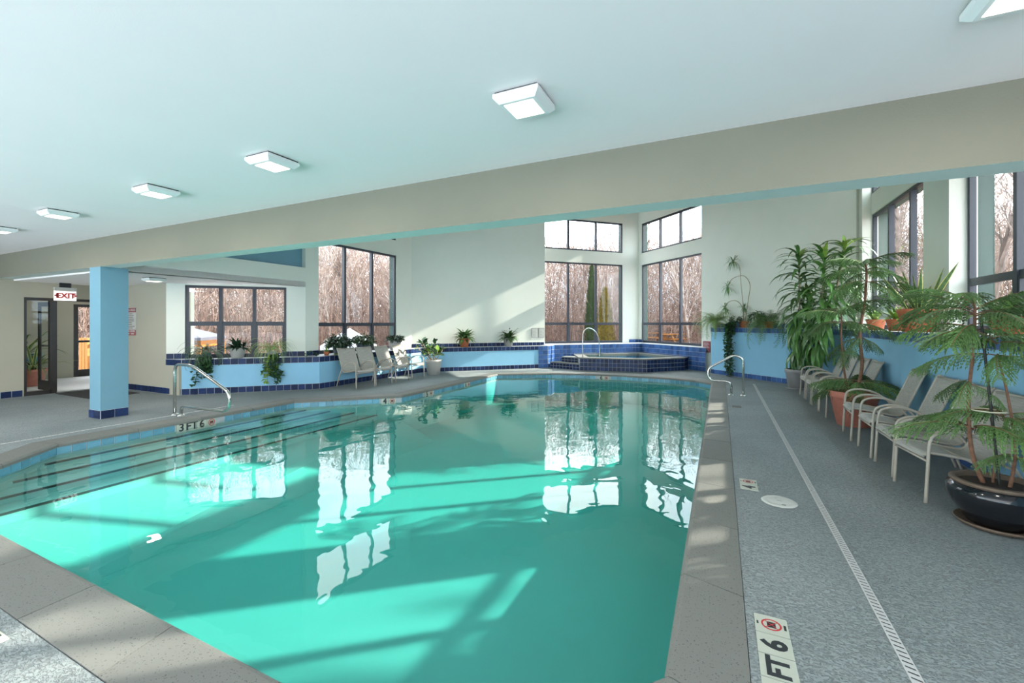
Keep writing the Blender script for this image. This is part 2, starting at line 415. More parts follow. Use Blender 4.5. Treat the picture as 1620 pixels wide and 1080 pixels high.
def no_dive(parent, rot, loc, r):
    b = MB(); k = 24; vs = []; fs = []
    for j in range(k):
        q = 2*math.pi*j/k; vs += [(r*math.cos(q), r*math.sin(q), 0.001), (r*0.82*math.cos(q), r*0.82*math.sin(q), 0.001)]
    for j in range(k):
        a = 2*j; c = (2*j+2) % (2*k); fs.append((a, c, c+1, a+1))
    b.add(vs, fs)
    for s in (1, -1):
        b.add([(-.6*r, -.6*r*s-.06*r, .0013), (-.6*r, -.6*r*s+.06*r, .0013), (.6*r, .6*r*s+.06*r, .0013), (.6*r, .6*r*s-.06*r, .0013)], [(3,2,1,0)])
    link('prohibition_ring', b.mesh('prohibition_ring', 'print_red'), parent, loc, rot)
    b = MB(); b.add([(-.5*r,-.42*r,.0006),(.5*r,-.42*r,.0006),(.5*r,.42*r,.0006),(-.5*r,.42*r,.0006)], [(0,1,2,3)])
    link('pictogram', b.mesh('pictogram', 'print_black'), parent, loc, rot)
NP = len(POOL)
for i in range(NP):
    A, B = pool_edge((i) % NP)
    # reversed so that the water side is on the right hand of travel
    A, B = B, A
    L = (B-A).length; sk = None; mk = None
    if i == 11: mk = (1.38, ['3', 'FT', '6', '#'])       # left edge X=-7.78
    if i == 10: mk = (ucol((-7.78, 6.05), (-6.25, 7.5), 603), ['4', '#'])                   # diagonal
    if i == 9: mk = (0.83, ['5', '#'])                    # X=-6.25
    if i == 5: mk = (0.42, ['6', '#'])
    if mk:
        sk = (lambda s, a=mk[0], b=mk[0]+0.152*len(mk[1]): a-0.07 < s < b+0.07)
    # travel direction: pool interior must be on the right
    tile_band(pool, A, B, -0.155, 'pool_tile', h=0.118, t=0.006, skip=sk)
    if mk: mark_tiles(A, B, mk[0], mk[1], -0.112)
mk = (2.56, ['6', '#']); A, B = pool_edge(9); A, B = B, A; mark_tiles(A, B, mk[0], mk[1], -0.112)
# coping slabs
for i in range(NP):
    a0, a1 = Vector(POOL[i]), Vector(POOL[(i+1) % NP]); b0, b1 = Vector(COP_O[i]), Vector(COP_O[(i+1) % NP])
    L = (a1-a0).length; k = max(1, round(L/0.84))
    ins = offset_poly(POOL, -0.035); c0, c1 = Vector(ins[i]), Vector(ins[(i+1) % NP])
    for j in range(k):
        e = 0.003 / L
        t0, t1 = j/k + e, (j+1)/k - e
        q = [c0.lerp(c1, t0), c0.lerp(c1, t1), a0.lerp(a1, t1), a0.lerp(a1, t0), b0.lerp(b1, t1), b0.lerp(b1, t0)]
        g = 0.004
        bi = (b0-a0).normalized()*g
        q[4] = q[4]-bi; q[5] = q[5]-bi
        m_ = MB()
        m_.add([(q[0].x,q[0].y,-0.05),(q[1].x,q[1].y,-0.05),(q[0].x,q[0].y,-0.018),(q[1].x,q[1].y,-0.018),
                (q[2].x*.5+q[1].x*.5,q[2].y*.5+q[1].y*.5,0.0),(q[3].x*.5+q[0].x*.5,q[3].y*.5+q[0].y*.5,0.0),
                (q[2].x,q[2].y,0.004),(q[3].x,q[3].y,0.004),(q[4].x,q[4].y,0.004),(q[5].x,q[5].y,0.004),(q[4].x,q[4].y,-0.06),(q[5].x,q[5].y,-0.06)],
               [(0,1,3,2),(2,3,4,5),(5,4,6,7),(7,6,8,9),(9,8,10,11),(0,11,10,1),(0,2,5,7,9,11),(1,10,8,6,4,3)])
        part('coping_slab', m_, 'coping', pool)

# ------------------------------------------------------------------ walls, ceilings, beam
def wall(name, A, B, z0, z1, ops, m, thick=0.28, out_m=None):
    A = Vector(A); B = Vector(B); L = (B-A).length
    us = sorted({0, L, *[o[0] for o in ops], *[o[1] for o in ops]}); zs = sorted({z0, z1, *[o[2] for o in ops], *[o[3] for o in ops]})
    b = MB()
    for i in range(len(us)-1):
        for j in range(len(zs)-1):
            uc = (us[i]+us[i+1])/2; zc = (zs[j]+zs[j+1])/2
            if any(o[0] < uc < o[1] and o[2] < zc < o[3] for o in ops): continue
            b.lbox(A, B, 0, thick*0.45, zs[j], zs[j+1], us[i], us[i+1])
            if out_m:
                b.cur = 1; b.lbox(A, B, thick*0.45, thick, zs[j], zs[j+1], us[i], us[i+1]); b.cur = 0
    return struct(name, b, [m, out_m] if out_m else m)
WN = [0]
def window(A, B, u0, u1, z0, z1, cols, rails, off=0.03, bar=0.055, dep=0.07, label=None):
    WN[0] += 1
    A = Vector(A); B = Vector(B); d = (B-A).normalized(); nn = Vector((-d.y, d.x))
    c = A + d*((u0+u1)/2) + nn*off
    w = thing('window_%d' % WN[0], (c.x, c.y, z0), label, None, None, 'structure')
    def bx(name, a, b_, za, zb, dd=dep, o=off, m='frame'):
        q = MB(); q.lbox(A, B, o, o+dd, za, zb, a, b_); return part(name, q, m, w)
    bx('jamb', u0, u0+bar, z0, z1); bx('jamb', u1-bar, u1, z0, z1)
    bx('head', u0+bar, u1-bar, z1-bar, z1); bx('sill', u0+bar, u1-bar, z0, z0+bar)
    us = [u0 + (u1-u0)*k/cols for k in range(cols+1)] if isinstance(cols, int) else [u0 + (u1-u0)*f for f in cols]; cols = len(us)-1; zs = [z0] + rails + [z1]
    for k in range(1, cols): bx('mullion', us[k]-bar*0.6, us[k]+bar*0.6, z0+bar, z1-bar, dep+0.02, off-0.02)
    for k in range(cols):
        a = us[k] + (bar if k == 0 else bar*0.6); b_ = us[k+1] - (bar if k == cols-1 else bar*0.6)
        for z in rails: bx('rail', a, b_, z-bar*0.55, z+bar*0.55)
        for j in range(len(zs)-1):
            za = zs[j] + (bar if j == 0 else bar*0.55); zb = zs[j+1] - (bar if j == len(zs)-2 else bar*0.55)
            bx('pane', a, b_, za, zb, 0.006, off+0.032, 'glass')
            if rails and j == 0:   # opening sash round the lower lights
                q = MB(); e = 0.035
                for (p0, p1, y0, y1) in ((a, a+e, za, zb), (b_-e, b_, za, zb), (a+e, b_-e, za, za+e), (a+e, b_-e, zb-e, zb)):
                    q.lbox(A, B, off-0.012, off+0.03, y0, y1, p0, p1)
                part('sash', q, 'frame', w)
    return w
# door wall on the left and the wall with the rules
wall('wall_west', (-13.4, -3.0), (-13.4, 5.4), 0, ZLOW, [(6.9, 8.32, 0, 2.12)], 'wall_beige')
wall('wall_entry', (-13.4, 5.4), (-11.06, 5.4), 0, ZSOF, [], 'wall_beige')
A1, B1 = (-11.06, 5.4), (-9.08, 7.38)
u0, u1 = ucol(A1, B1, 292.5), ucol(A1, B1, 453)
wall('wall_window_west', A1, B1, 0, ZSOF, [(u0, u1, 0.77, 2.42)], 'wall', out_m='ext_green')
window(A1, B1, u0, u1, 0.77, 2.42, 3, [1.57])
# post and the tall window wall
wall('wall_post_west', (-9.08, 7.38), (-9.08, 7.76), 0, ZHI, [], 'wall', 0.3)
A2, B2 = (-9.24, 7.76), (-9.11, 11.44)
v0, v1 = 0.0, ucol(A2, B2, 627)
wall('wall_tall_west', A2, B2, 0, ZHI, [(v0, v1, 0.78, 3.68), (v0, v1, 4.15, 5.45)], 'wall', out_m='ext_green')
window(A2, B2, v0, v1, 0.78, 3.68, 3, [1.55]); window(A2, B2, v0, v1, 4.15, 5.45, 3, [])
# blank wall, windows over the hot tub
wall('wall_north_west', (-9.13, 11.42), (-5.755, 14.795), 0, ZHI, [], 'wall', 0.32)
AC, BC = (-6.23, 15.27), (-3.05, 18.45)
c0, c1 = 0.08, ucol(AC, BC, 985)
wall('wall_spa_west', AC, BC, 0, ZHI, [(c0, c1, 0.79, 3.94), (c0, c1, 4.42, 5.62)], 'wall', out_m='ext_green')
window(AC, BC, c0, c1, 0.79, 3.94, 3, [1.57]); window(AC, BC, c0, c1, 4.42, 5.62, 3, [])
AD, BD = (-3.05, 18.45), (-0.40, 15.80)
d0, d1 = ucol(AD, BD, 1015), ucol(AD, BD, 1112)
wall('wall_spa_east', AD, BD, 0, ZHI, [(d0, d1, 0.79, 3.94), (d0, d1, 4.42, 5.62)], 'wall', out_m='ext_green')
window(AD, BD, d0, d1, 0.79, 3.94, 3, [1.57]); window(AD, BD, d0, d1, 4.42, 5.62, 3, [])
wall('wall_north_east', (-0.57, 15.77), (2.80, 12.40), 0, ZHI, [], 'wall', 0.2)
AR, BR = (3.02, 12.42), (3.02, -3.0)
ops = [(0.2, 3.49, 1.43, 3.97), (4.34, 7.12, 1.43, 3.97), (8.92, 12.2, 1.43, 2.88), (0.2, 3.49, 4.42, 5.62), (4.34, 7.12, 4.42, 5.62)]
wall('wall_east', AR, BR, 0, ZHI, ops, 'wall', 0.30, out_m='ext_green')
for a, b_, z0_, z1_ in ops: window(AR, BR, a, b_, z0_, z1_, [0, .4, .8, 1] if a == 4.34 else 3, [2.13] if z0_ < 2 else [], bar=0.06)
for k, (ya, yb) in enumerate(((12.2, 12.5), (8.08, 8.93), (3.5, 5.30), (-3.0, 0.2))):
    q = MB(); q.box(2.86, 3.02, ya, yb, 1.40, ZHI if yb > 4 else ZLOW); struct('wall_pier_%d' % (k+1), q, 'wall')
q = MB(); q.box(-13.7, 3.4, -9.8, -9.5, 1.0, ZLOW); struct('sky_blocker_south', q, 'wall')  # unseen fascia, added to keep low sky light off the near deck
# ceilings
q = MB(); q.box(-13.4, 3.1, -9.5, YB0, ZLOW, ZLOW+0.15); struct('ceiling_low', q, 'ceiling')  # runs on past the room as an added, unseen eave shading the near deck
q = MB(); q.prism([(-13.4, YB1), (-9.2, YB1), (-9.08, 7.38), (-11.06, 5.4), (-13.4, 5.4)], ZSOF, ZSOF+0.12); struct('ceiling_soffit', q, 'ceiling')
q = MB(); q.prism([(3.4, YB0), (3.4, 12.6), (-3.05, 19.0), (-9.7, 12.3), (-9.7, YB0)], ZHI, ZHI+0.2); struct('ceiling_high', q, 'ceiling')
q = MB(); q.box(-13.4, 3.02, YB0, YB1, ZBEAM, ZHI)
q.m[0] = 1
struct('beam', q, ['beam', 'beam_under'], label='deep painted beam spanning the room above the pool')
q = MB(); q.lbox((-9.2, YB1), (-9.08, 7.38), 0, 0.12, ZSOF, 2.91); struct('wall_bulkhead', q, 'wall')
q = MB(); q.lbox((-9.32, YB1), (-9.20, 7.38), 0, 0.12, 2.91, ZHI); struct('wall_upper_west', q, 'blue_paint')
# column
co = thing('column', (-9.25, 3.685, 0), 'square light blue painted column standing under the beam', 'column', kind='structure')
q = MB(); q.box(-9.43, -9.07, YB0, 3.87, 0, ZBEAM); part('shaft', q, 'blue_paint', co)
for A, B in (((-9.43, YB0), (-9.07, YB0)), ((-9.07, YB0), (-9.07, 3.87)), ((-9.43, 3.87), (-9.43, YB0))):
    tile_band(co, A, B, 0.0, 'navy_tile', 0.18, 0.14, 0.012)

# ------------------------------------------------------------------ baseboards
bw = thing('baseboard_west', (-13.4, 3, 0), kind='structure')
tile_band(bw, (-13.4, 2.6), (-13.4, 3.88), 0, 'navy_tile', 0.16, 0.14)
be = thing('baseboard_entry', (-12, 5.4, 0), kind='structure')
tile_band(be, (-13.4, 5.4), (-11.06, 5.4), 0, 'navy_tile', 0.16, 0.14)

# ------------------------------------------------------------------ planters
def planter(label, loc, poly, front, ztop, back=None, face_m='blue_wall', tile='navy_tile', tops=True, h=0.135):
    p = thing('planter_wall', loc, label, 'planter')
    q = MB(); q.prism(poly, 0, ztop-0.02); part('body', q, face_m, p)
    q = MB(); q.prism(poly, ztop-0.02, ztop); part('ledge', q, 'ledge', p)
    for A, B in front:
        tile_band(p, A, B, 0.0, tile, 0.152, h)
        tile_band(p, A, B, ztop-h, tile, 0.152, h)
    for A, B in back or []:
        tile_band(p, A, B, ztop, tile, 0.152, 0.12)
    return p
ZP = 0.77
PL1 = planter('light blue planter ledge with navy tile bands below the low six-pane window', (-9.8, 6.4, 0),
        [(-11.06, 5.41), (-10.56, 5.45), (-8.62, 7.39), (-9.08, 7.39)],
        [((-10.56, 5.45), (-8.62, 7.39))], ZP, [((-11.05, 5.395), (-10.75, 5.695)), ((-9.43, 7.015), (-9.085, 7.36))])
q = MB(); q.box(-11.06, -10.57, 5.40, 5.449, 0.0, ZP-0.14); part('return_face', q, 'wall_beige', PL1)
tile_band(PL1, (-11.06, 5.40), (-10.56, 5.445), ZP-0.135, 'navy_tile', 0.152, 0.135)
tile_band(PL1, (-11.06, 5.40), (-10.56, 5.445), 0, 'navy_tile', 0.152, 0.135)
PL2 = planter('light blue planter ledge with navy tiles behind the four patio chairs under the tall window', (-8.8, 9.4, 0),
        [(-8.62, 7.391), (-8.62, 11.31), (-9.10, 11.43), (-9.22, 7.77), (-9.08, 7.765), (-9.08, 7.391)],
        [((-8.62, 7.39), (-8.62, 11.31))], ZP, [((-9.075, 7.40), (-9.075, 7.76))])
PL3 = planter('light blue planter ledge with blue tile bands along the tall blank wall', (-7.2, 12.9, 0),
        [(-8.62, 11.311), (-5.755, 14.176), (-5.755, 14.79), (-9.12, 11.425)],
        [((-8.62, 11.31), (-5.755, 14.175))], ZP, [((-9.10, 11.43), (-5.77, 14.76))], tile='navy_tile')
# tiled wall round the hot tub
SP = thing('spa_surround_wall', (-3.2, 16.9, 0), 'low wall of royal blue square tiles wrapping behind the hot tub', 'tiled wall')
s0 = (-5.755, 14.78)
# surround front: flush with blank wall, corner, then along the east side
s1 = (-2.795, 17.74); s2 = (-0.43, 15.375)
q = MB(); q.prism([s0, s1, s2, (-0.58, 15.76), (-0.42, 15.80), (-3.05, 18.43), (-6.21, 15.27), (-5.77, 14.83)], 0, ZP); part('body', q, 'grout', SP)
q = MB(); q.prism([s0, s1, s2, (-0.58, 15.76), (-0.42, 15.80), (-3.05, 18.43), (-6.21, 15.27), (-5.77, 14.83)], ZP, ZP+0.02); part('ledge', q, 'ledge', SP)
tile_band(SP, s0, s1, 0.0, 'royal_tile', 0.152, 0.154, rows=5)
tile_band(SP, s1, s2, 0.0, 'royal_tile', 0.152, 0.154, rows=5)
tile_band(SP, (-3.37, 18.11), (-3.06, 18.42), ZP+0.02, 'royal_tile', 0.152, 0.13); tile_band(SP, (-3.04, 18.42), (-2.86, 18.24), ZP+0.02, 'royal_tile', 0.152, 0.13)
q = MB(); q.lbox((-5.755, 14.176), (-5.755, 14.78), -0.012, 0.0, 0, ZP); part('end_backing', q, 'grout', SP)
tile_band(SP, (-5.754, 14.17), (-5.50, 14.424), 0, 'royal_tile', 0.152, 0.154, rows=5)
tile_band(SP, (-5.497, 14.43), (-5.487, 15.04), 0, 'royal_tile', 0.152, 0.154, rows=5)
q = MB(); q.prism([(-5.755, 14.172), (-5.50, 14.43), (-5.49, 15.04), (-5.755, 14.78)], 0, ZP); part('return_block', q, 'grout', SP)
q = MB(); q.prism([(-5.755, 14.172), (-5.50, 14.43), (-5.49, 15.04), (-5.755, 14.78)], ZP, ZP+0.02); part('ledge', q, 'ledge', SP)
# right hand planters
ZR = 1.43
PE = planter('tall light blue planter wall with royal blue tiles behind the pool handrail', (0.9, 13.9, 0),
        [(-0.27, 15.02), (2.40, 12.35), (2.80, 12.39), (-0.12, 15.31)], [((-0.27, 15.02), (2.40, 12.35))], ZR, [((-0.12, 15.305), (2.78, 12.405))], tile='royal_tile')
PR = planter('long tall light blue planter wall running behind the row of patio chairs', (2.6, 7.0, 0),
        [(2.40, 12.348), (2.40, -3.0), (3.015, -3.0), (3.015, 12.2), (2.855, 12.2), (2.855, 12.35)], [((2.40, 12.35), (2.40, 3.0))], ZR, None, tile='royal_tile')

# ------------------------------------------------------------------ hot tub
ht = thing('hot_tub', (-3.0, 15.3, 0), 'raised hot tub clad in dark navy tiles in the window corner', 'hot tub')
ZT = 0.43
T = [(-4.22, 14.05), (-2.12, 14.38), (-1.10, 15.52), (-1.02, 15.90), (-2.85, 17.66), (-4.9, 15.60)]
IN = offset_poly(T, -0.32)
q = MB(); nT = len(T)
q.add([(p[0],p[1],0) for p in T] + [(p[0],p[1],ZT-0.035) for p in T], [(i,(i+1)%nT,nT+(i+1)%nT,nT+i) for i in range(nT)])
part('body', q, 'grout', ht)
To = offset_poly(T, 0.03)
vs, tri = poly_hole(To, IN, ZT); tri = [t if (vs[t[1]]-vs[t[0]]).cross(vs[t[2]]-vs[t[0]]).z > 0 else tuple(reversed(t)) for t in tri]
q = MB(); q.add(vs, tri)
q.add([(p[0],p[1],ZT) for p in To] + [(p[0],p[1],ZT-0.035) for p in To], [(i,nT+i,nT+(i+1)%nT,(i+1)%nT) for i in range(nT)])
q.add([(p[0],p[1],ZT-0.035) for p in To] + [(p[0],p[1],ZT-0.035) for p in T], [(i,nT+i,nT+(i+1)%nT,(i+1)%nT) for i in range(nT)])
q.add([(p[0],p[1],ZT) for p in IN] + [(p[0],p[1],ZT-0.12) for p in IN], [(i,nT+i,nT+(i+1)%nT,(i+1)%nT) for i in range(nT)])
part('rim', q, 'coping', ht)
q = MB(); q.add([(p[0],p[1],0.05) for p in IN] + [(p[0],p[1],ZT-0.1) for p in IN], [tuple(range(nT))] + [(i,(i+1)%nT,nT+(i+1)%nT,nT+i) for i in range(nT)])
part('basin', q, 'plaster', ht)
q = MB(); q.prism(offset_poly(IN, 0.01), 0.06, ZT-0.05); part('water', q, 'tub_water', ht)
for A, B in ((T[0], T[1]), (T[1], T[2]), (T[2], T[3])):
    tile_band(ht, A, B, 0.0, 'navy_tile', 0.135, 0.1316, rows=3)
S1 = [(-5.40, 14.42), (-4.24, 14.06), (-4.64, 15.0), (-5.30, 14.80)]
S2 = [(-5.05, 14.62), (-4.40, 14.42), (-4.60, 15.05), (-5.0, 14.95)]
q = MB(); q.prism(S1, 0, 0.19); stp = part('step', q, 'grout', ht)
q = MB(); q.prism(offset_poly(S1, 0.015), 0.19, 0.215); part('tread', q, 'coping', stp)
tile_band(ht, S1[0], S1[1], 0.0, 'navy_tile', 0.13, 0.095, rows=2, t=0.006)
q = MB(); q.prism(S2, 0.215, 0.38); stp = part('step', q, 'grout', ht)
q = MB(); q.prism(S2, 0.38, 0.40); part('tread', q, 'coping', stp)
tile_band(ht, S2[0], S2[1], 0.215, 'navy_tile', 0.13, 0.08, rows=2, t=0.006)

# ------------------------------------------------------------------ ceiling lights
def lamp_meshes():
    b = MB(); r0, r1, h = 0.148, 0.118, 0.055
    b.add([(-r0,-r0,0),(r0,-r0,0),(r0,r0,0),(-r0,r0,0),(-r0,-r0,-.025),(r0,-r0,-.025),(r0,r0,-.025),(-r0,r0,-.025),(-r1,-r1,-h),(r1,-r1,-h),(r1,r1,-h),(-r1,r1,-h)],
          [(0,1,2,3),(0,4,5,1),(1,5,6,2),(2,6,7,3),(3,7,4,0),(4,8,9,5),(5,9,10,6),(6,10,11,7),(7,11,8,4)])
    q = 0.096
    b.add([(-r1,-r1,-h),(r1,-r1,-h),(r1,r1,-h),(-r1,r1,-h),(-q,-q,-h),(q,-q,-h),(q,q,-h),(-q,q,-h)], [(0,4,5,1),(1,5,6,2),(2,6,7,3),(3,7,4,0)])
    c = MB(); c.add([(-q,-q,-h),(q,-q,-h),(q,q,-h),(-q,q,-h),(-q*.9,-q*.9,-h-.006),(q*.9,-q*.9,-h-.006),(q*.9,q*.9,-h-.006),(-q*.9,q*.9,-h-.006)],
                    [(4,7,6,5),(0,4,5,1),(1,5,6,2),(2,6,7,3),(3,7,4,0)])
    g = MB(); g.box(-.138,.138,-.138,.138,0,.012)
    return b.mesh('housing','lamp_body'), c.mesh('diffuser','lamp_glow'), g.mesh('gasket','lamp_gap')
LM = lamp_meshes()
def ceiling_light(x, y, z, label, w=LAMP_W):
    t = thing('ceiling_light', (x, y, z), label, 'light', 'square flush ceiling lights')
    link('housing', LM[0], t, (0,0,-0.012)); link('diffuser', LM[1], t, (0,0,-0.012)); link('gasket', LM[2], t, (0,0,-0.012))
    d = bpy.data.lights.new('lamp', 'AREA'); d.shape = 'SQUARE'; d.size = 0.22; d.energy = w; d.color = (1.0, 0.93, 0.82)
    link('lamp', d, t, (0,0,-0.085))
ceiling_light(1.12, 2.5, ZLOW, 'glowing square ceiling light cut off at the top right corner')
ceiling_light(-1.10, 2.48, ZLOW, 'square ceiling light nearest the middle of the low ceiling')
ceiling_light(-3.44, 2.47, ZLOW, 'square ceiling light above the near left part of the pool, second from the middle')
ceiling_light(-5.28, 2.49, ZLOW, 'square ceiling light between the second light and the one close to the column')
ceiling_light(-7.46, 2.47, ZLOW, 'small square ceiling light on the low ceiling above the pool steps')
ceiling_light(-9.45, 2.50, ZLOW, 'square ceiling light peeking in at the far left edge')
ceiling_light(-10.05, 4.7, ZSOF, 'small square ceiling light in the soffit just right of the blue column')

# ------------------------------------------------------------------ handrails
def rail(name, pts, r, label, loc, cat='handrail', group=None):
    t = thing(name, loc, label, cat)
    b = MB(); b.tube(fillet(pts, 0.14, 6), r, 12); part('tube', b, 'steel', t, True)
    for p in (pts[0], pts[-1]):
        if p[2] > 0.5: continue
        b = MB(); b.lathe([(0.024, p[2]+0.03), (0.03, p[2]+0.022), (0.06, p[2]+0.012), (0.062, p[2]+0.001)], 16, (p[0], p[1])); part('escutcheon', b, 'steel', t, True)
    return t
Y = 10.6
rail('pool_handrail', [(.44,Y,.004),(.44,Y,.80),(.27,Y,.88),(-.26,Y,.56),(-.24,Y,.30),(.21,Y,.30),(.21,Y,.004)], .024, 'bent steel pool handrail on the right deck', (.33,Y,0))
Y = 4.23
rail('pool_handrail', [(-8.4,Y,.002),(-8.4,Y,.86),(-7.9,Y,.86),(-6.88,Y,.47),(-6.93,Y,.18),(-8.2,Y,.16),(-8.22,Y,.002)], .024, 'bent steel handrail over the pool steps near the blue column', (-8.3,Y,0))
t = thing('spa_grab_rail', (-4.15, 14.4, ZT), 'arched steel grab rail on the hot tub edge', 'handrail')
b = MB(); b.tube(bez([(-4.17,14.22,ZT),(-4.17,14.22,1.15),(-4.12,14.32,1.34),(-4.02,14.5,1.40),(-3.88,14.75,1.28),(-3.80,14.9,1.0),(-3.78,14.94,.6),(-3.78,14.94,ZT-.04)],5), .018, 10); part('tube', b, 'steel', t, True)

# ------------------------------------------------------------------ patio chairs
def chair_meshes():
    out = {}
    for s, nm in ((-1,'l'),(1,'r')):
        x = 0.275*s
        b = MB(); b.tube(bez([(x,-.35,.0),(x,-.335,.30),(x,-.32,.53),(x,-.27,.60),(x,-.16,.625),(x,-.02,.60),(x,.10,.53),(x,.19,.43),(x,.29,.24),(x*1.02,.38,.0)],4), .0135, 8)
        out['frame'+nm] = b.mesh('leg_frame','chair_frame',True)
        b = MB(); xi = 0.25*s
        b.tube(bez([(xi,-.345,.405),(xi,-.30,.428),(xi,-.1,.405),(xi,.08,.375),(xi,.16,.385),(xi,.21,.45),(xi,.30,.68),(xi,.385,.90),(xi,.415,.945)],4), .012, 8)
        out['rail'+nm] = b.mesh('sling_rail','chair_frame',True)
    prof = bez([(0,-.36,.39),(0,-.335,.418),(0,-.28,.43),(0,-.1,.405),(0,.08,.372),(0,.16,.382),(0,.21,.45),(0,.30,.68),(0,.385,.90),(0,.42,.95),(0,.44,.93)],4)
    b = MB(); vs = []; fs = []; nx = 8; k = len(prof)
    for side in (0, 0.008):
        for i, p in enumerate(prof):
            for j in range(nx+1):
                u = j/nx*2-1; sag = 0.018*(1-u*u)
                tt = (prof[min(i+1,k-1)]-prof[max(i-1,0)]).normalized(); nrm = Vector((0, tt.z, -tt.y))
                q = p + nrm*(sag+side); wd = 0.25
                if i > k-7: wd = 0.25 - 0.06*((i-(k-7))/6)**2*abs(u)
                vs.append((u*wd, q.y, q.z))
    m = k*(nx+1)
    for i in range(k-1):
        for j in range(nx):
            a = i*(nx+1)+j; fs += [(a,a+1,a+nx+2,a+nx+1), (m+a,m+a+nx+1,m+a+nx+2,m+a+1)]
    b.add(vs, fs); out['sling'] = b.mesh('sling','sling',True)
    b = MB(); b.tube([(-.275,-.02,.375),(.275,-.02,.375)], .011, 8); out['bar1'] = b.mesh('crossbar','chair_frame',True)
    b = MB(); b.tube([(-.275,.235,.345),(.275,.235,.345)], .011, 8); out['bar2'] = b.mesh('crossbar','chair_frame',True)
    b = MB(); b.tube([(-.25,.40,.922),(.25,.40,.922)], .012, 8); out['bar3'] = b.mesh('top_bar','chair_frame',True)
    b = MB(); b.tube([(-.275,-.335,.36),(.275,-.335,.36)], .011, 8); out['bar4'] = b.mesh('crossbar','chair_frame',True)
    return out
CM = chair_meshes()
def chair(x, y, rz, label, group):
    t = thing('patio_chair', (x, y, 0.0), label, 'chair', group, rz=rz)
    for k, nm in (('framel','leg_frame'),('framer','leg_frame'),('raill','sling_rail'),('railr','sling_rail'),('sling','sling'),('bar1','crossbar'),('bar2','crossbar'),('bar4','crossbar'),('bar3','top_bar')):
        link(nm, CM[k], t)
G1 = 'patio chairs along the right wall'
for y, a, l in ((5.26, -84, 'beige sling patio chair directly behind the glossy black pot'), (5.92, -90, 'beige sling patio chair second from the black pot'),
             (6.60, -91, 'beige sling patio chair third from the black pot'), (7.40, -93, 'beige sling patio chair closest to the near side of the big terracotta pot'),
             (9.02, -90, 'beige sling patio chair just beyond the big terracotta pot'), (9.68, -89, 'beige sling patio chair second beyond the big terracotta pot'),
             (10.36, -91, 'beige sling patio chair third beyond the big terracotta pot'), (11.05, -90, 'beige sling patio chair nearest the grey pots at the far end')):
    chair(1.92, y, R(a), l, G1)
G2 = 'patio chairs on the far left deck'
for y, a, l in ((8.06, 84, 'taupe sling chair leftmost of the four across the pool'), (8.68, 87, 'taupe sling chair second from left across the pool'),
             (9.36, 92, 'taupe sling chair third from left, half in sunlight'), (10.06, 90, 'taupe sling chair in full sun next to the white pot')):
    chair(-8.12, y, R(a), l, G2)

# ------------------------------------------------------------------ deck fittings
def drain(x, y0, y1, w, label, slot=0.045, near=None):
    t = thing('slot_drain', (x, (y0+y1)/2, 0), label, 'drain')
    q = MB(); q.box(x-w/2, x+w/2, y0, y1, -0.02, 0.003); part('strip', q, 'white', t)
    q = MB(); y = y0 if near is None else near[0]; e = y1 if near is None else near[1]
    while y < e:
        q.add([(x-w*.36,y-.004+.006,.0045),(x+w*.36,y-.004-.006,.0045),(x+w*.36,y+.004-.006,.0045),(x-w*.36,y+.004+.006,.0045)], [(0,1,2,3)])
        y += slot
    o = part('slots', q, 'print_black', t); o['kind'] = 'stuff'
drain(0.77, 0.2, 12.8, 0.05, 'narrow white slotted drain strip along the right deck', 0.036)
drain(-8.36, 0.6, 5.2, 0.035, 'thin slotted drain strip beside the blue column', 0.06)
t = thing('skimmer_lid', (0.46, 4.43, 0), 'round off-white skimmer lid set in the right deck', 'lid')
b = MB(); b.lathe([(0.0,.010),(.085,.010),(.09,.007),(.095,.010),(.128,.009),(.138,.002)], 32, (0.46, 4.43)); part('cover', b, 'sign_white', t, True)
b = MB(); b.box(.47,.50,4.335,4.35,.0095,.0108); part('finger_slot', b, 'print_black', t)
b = MB(); b.box(.44,.48,4.425,4.435,.0102,.0108); b.box(.43,.45,4.49,4.497,.0095,.0105); part('lettering', b, 'pot_grey', t)
t = thing('valve_box', (0.27, 9.18, 0), 'small perforated plate in the deck beyond the skimmer lid', 'plate')
b = MB(); b.box(.19,.35,9.08,9.28,-.005,.004); part('plate', b, 'coping', t)
b = MB()
for i in range(4):
    for j in range(3): b.box(.21+i*.035,.228+i*.035,9.11+j*.055,9.14+j*.055,.003,.0052)
part('holes', b, 'print_black', t)
def deck_marker(x0, y0, chars, rz, label):
    """row of marker tiles; rz = reading direction"""
    d = Vector((math.cos(rz), math.sin(rz), 0))
    for k, ch in enumerate(chars):
        c = Vector((x0, y0, 0)) + d*0.155*k
        b = MB(); b.box(-.0745,.0745,-.0745,.0745,-.01,.0035)
        t_ = link('depth_marker', b.mesh('depth_marker','marker'), floor, c, (0,0,rz))
        if ch == '#':
            no_dive(t_, (0,0,0), Vector((0,0,.004)), .046)
            b = MB(); b.box(-.012,.012,.058,.066,.0035,.0042); b.box(-.02,.02,-.066,-.055,.0035,.0042); link('caption', b.mesh('caption','print_black'), t_)
        else:
            link('lettering', text_mesh(ch, 0.15 if len(ch) == 1 else 0.125, 'print_black', 0.005), t_, (0,-.004,.0045))
deck_marker(.235, 2.13, ['3','FT','6','#'], R(90), '')
deck_marker(.243, 4.70, ['4','#'], R(90), '')
deck_marker(-3.54, .795, ['3','FT','6','#'][1:], 0, '')

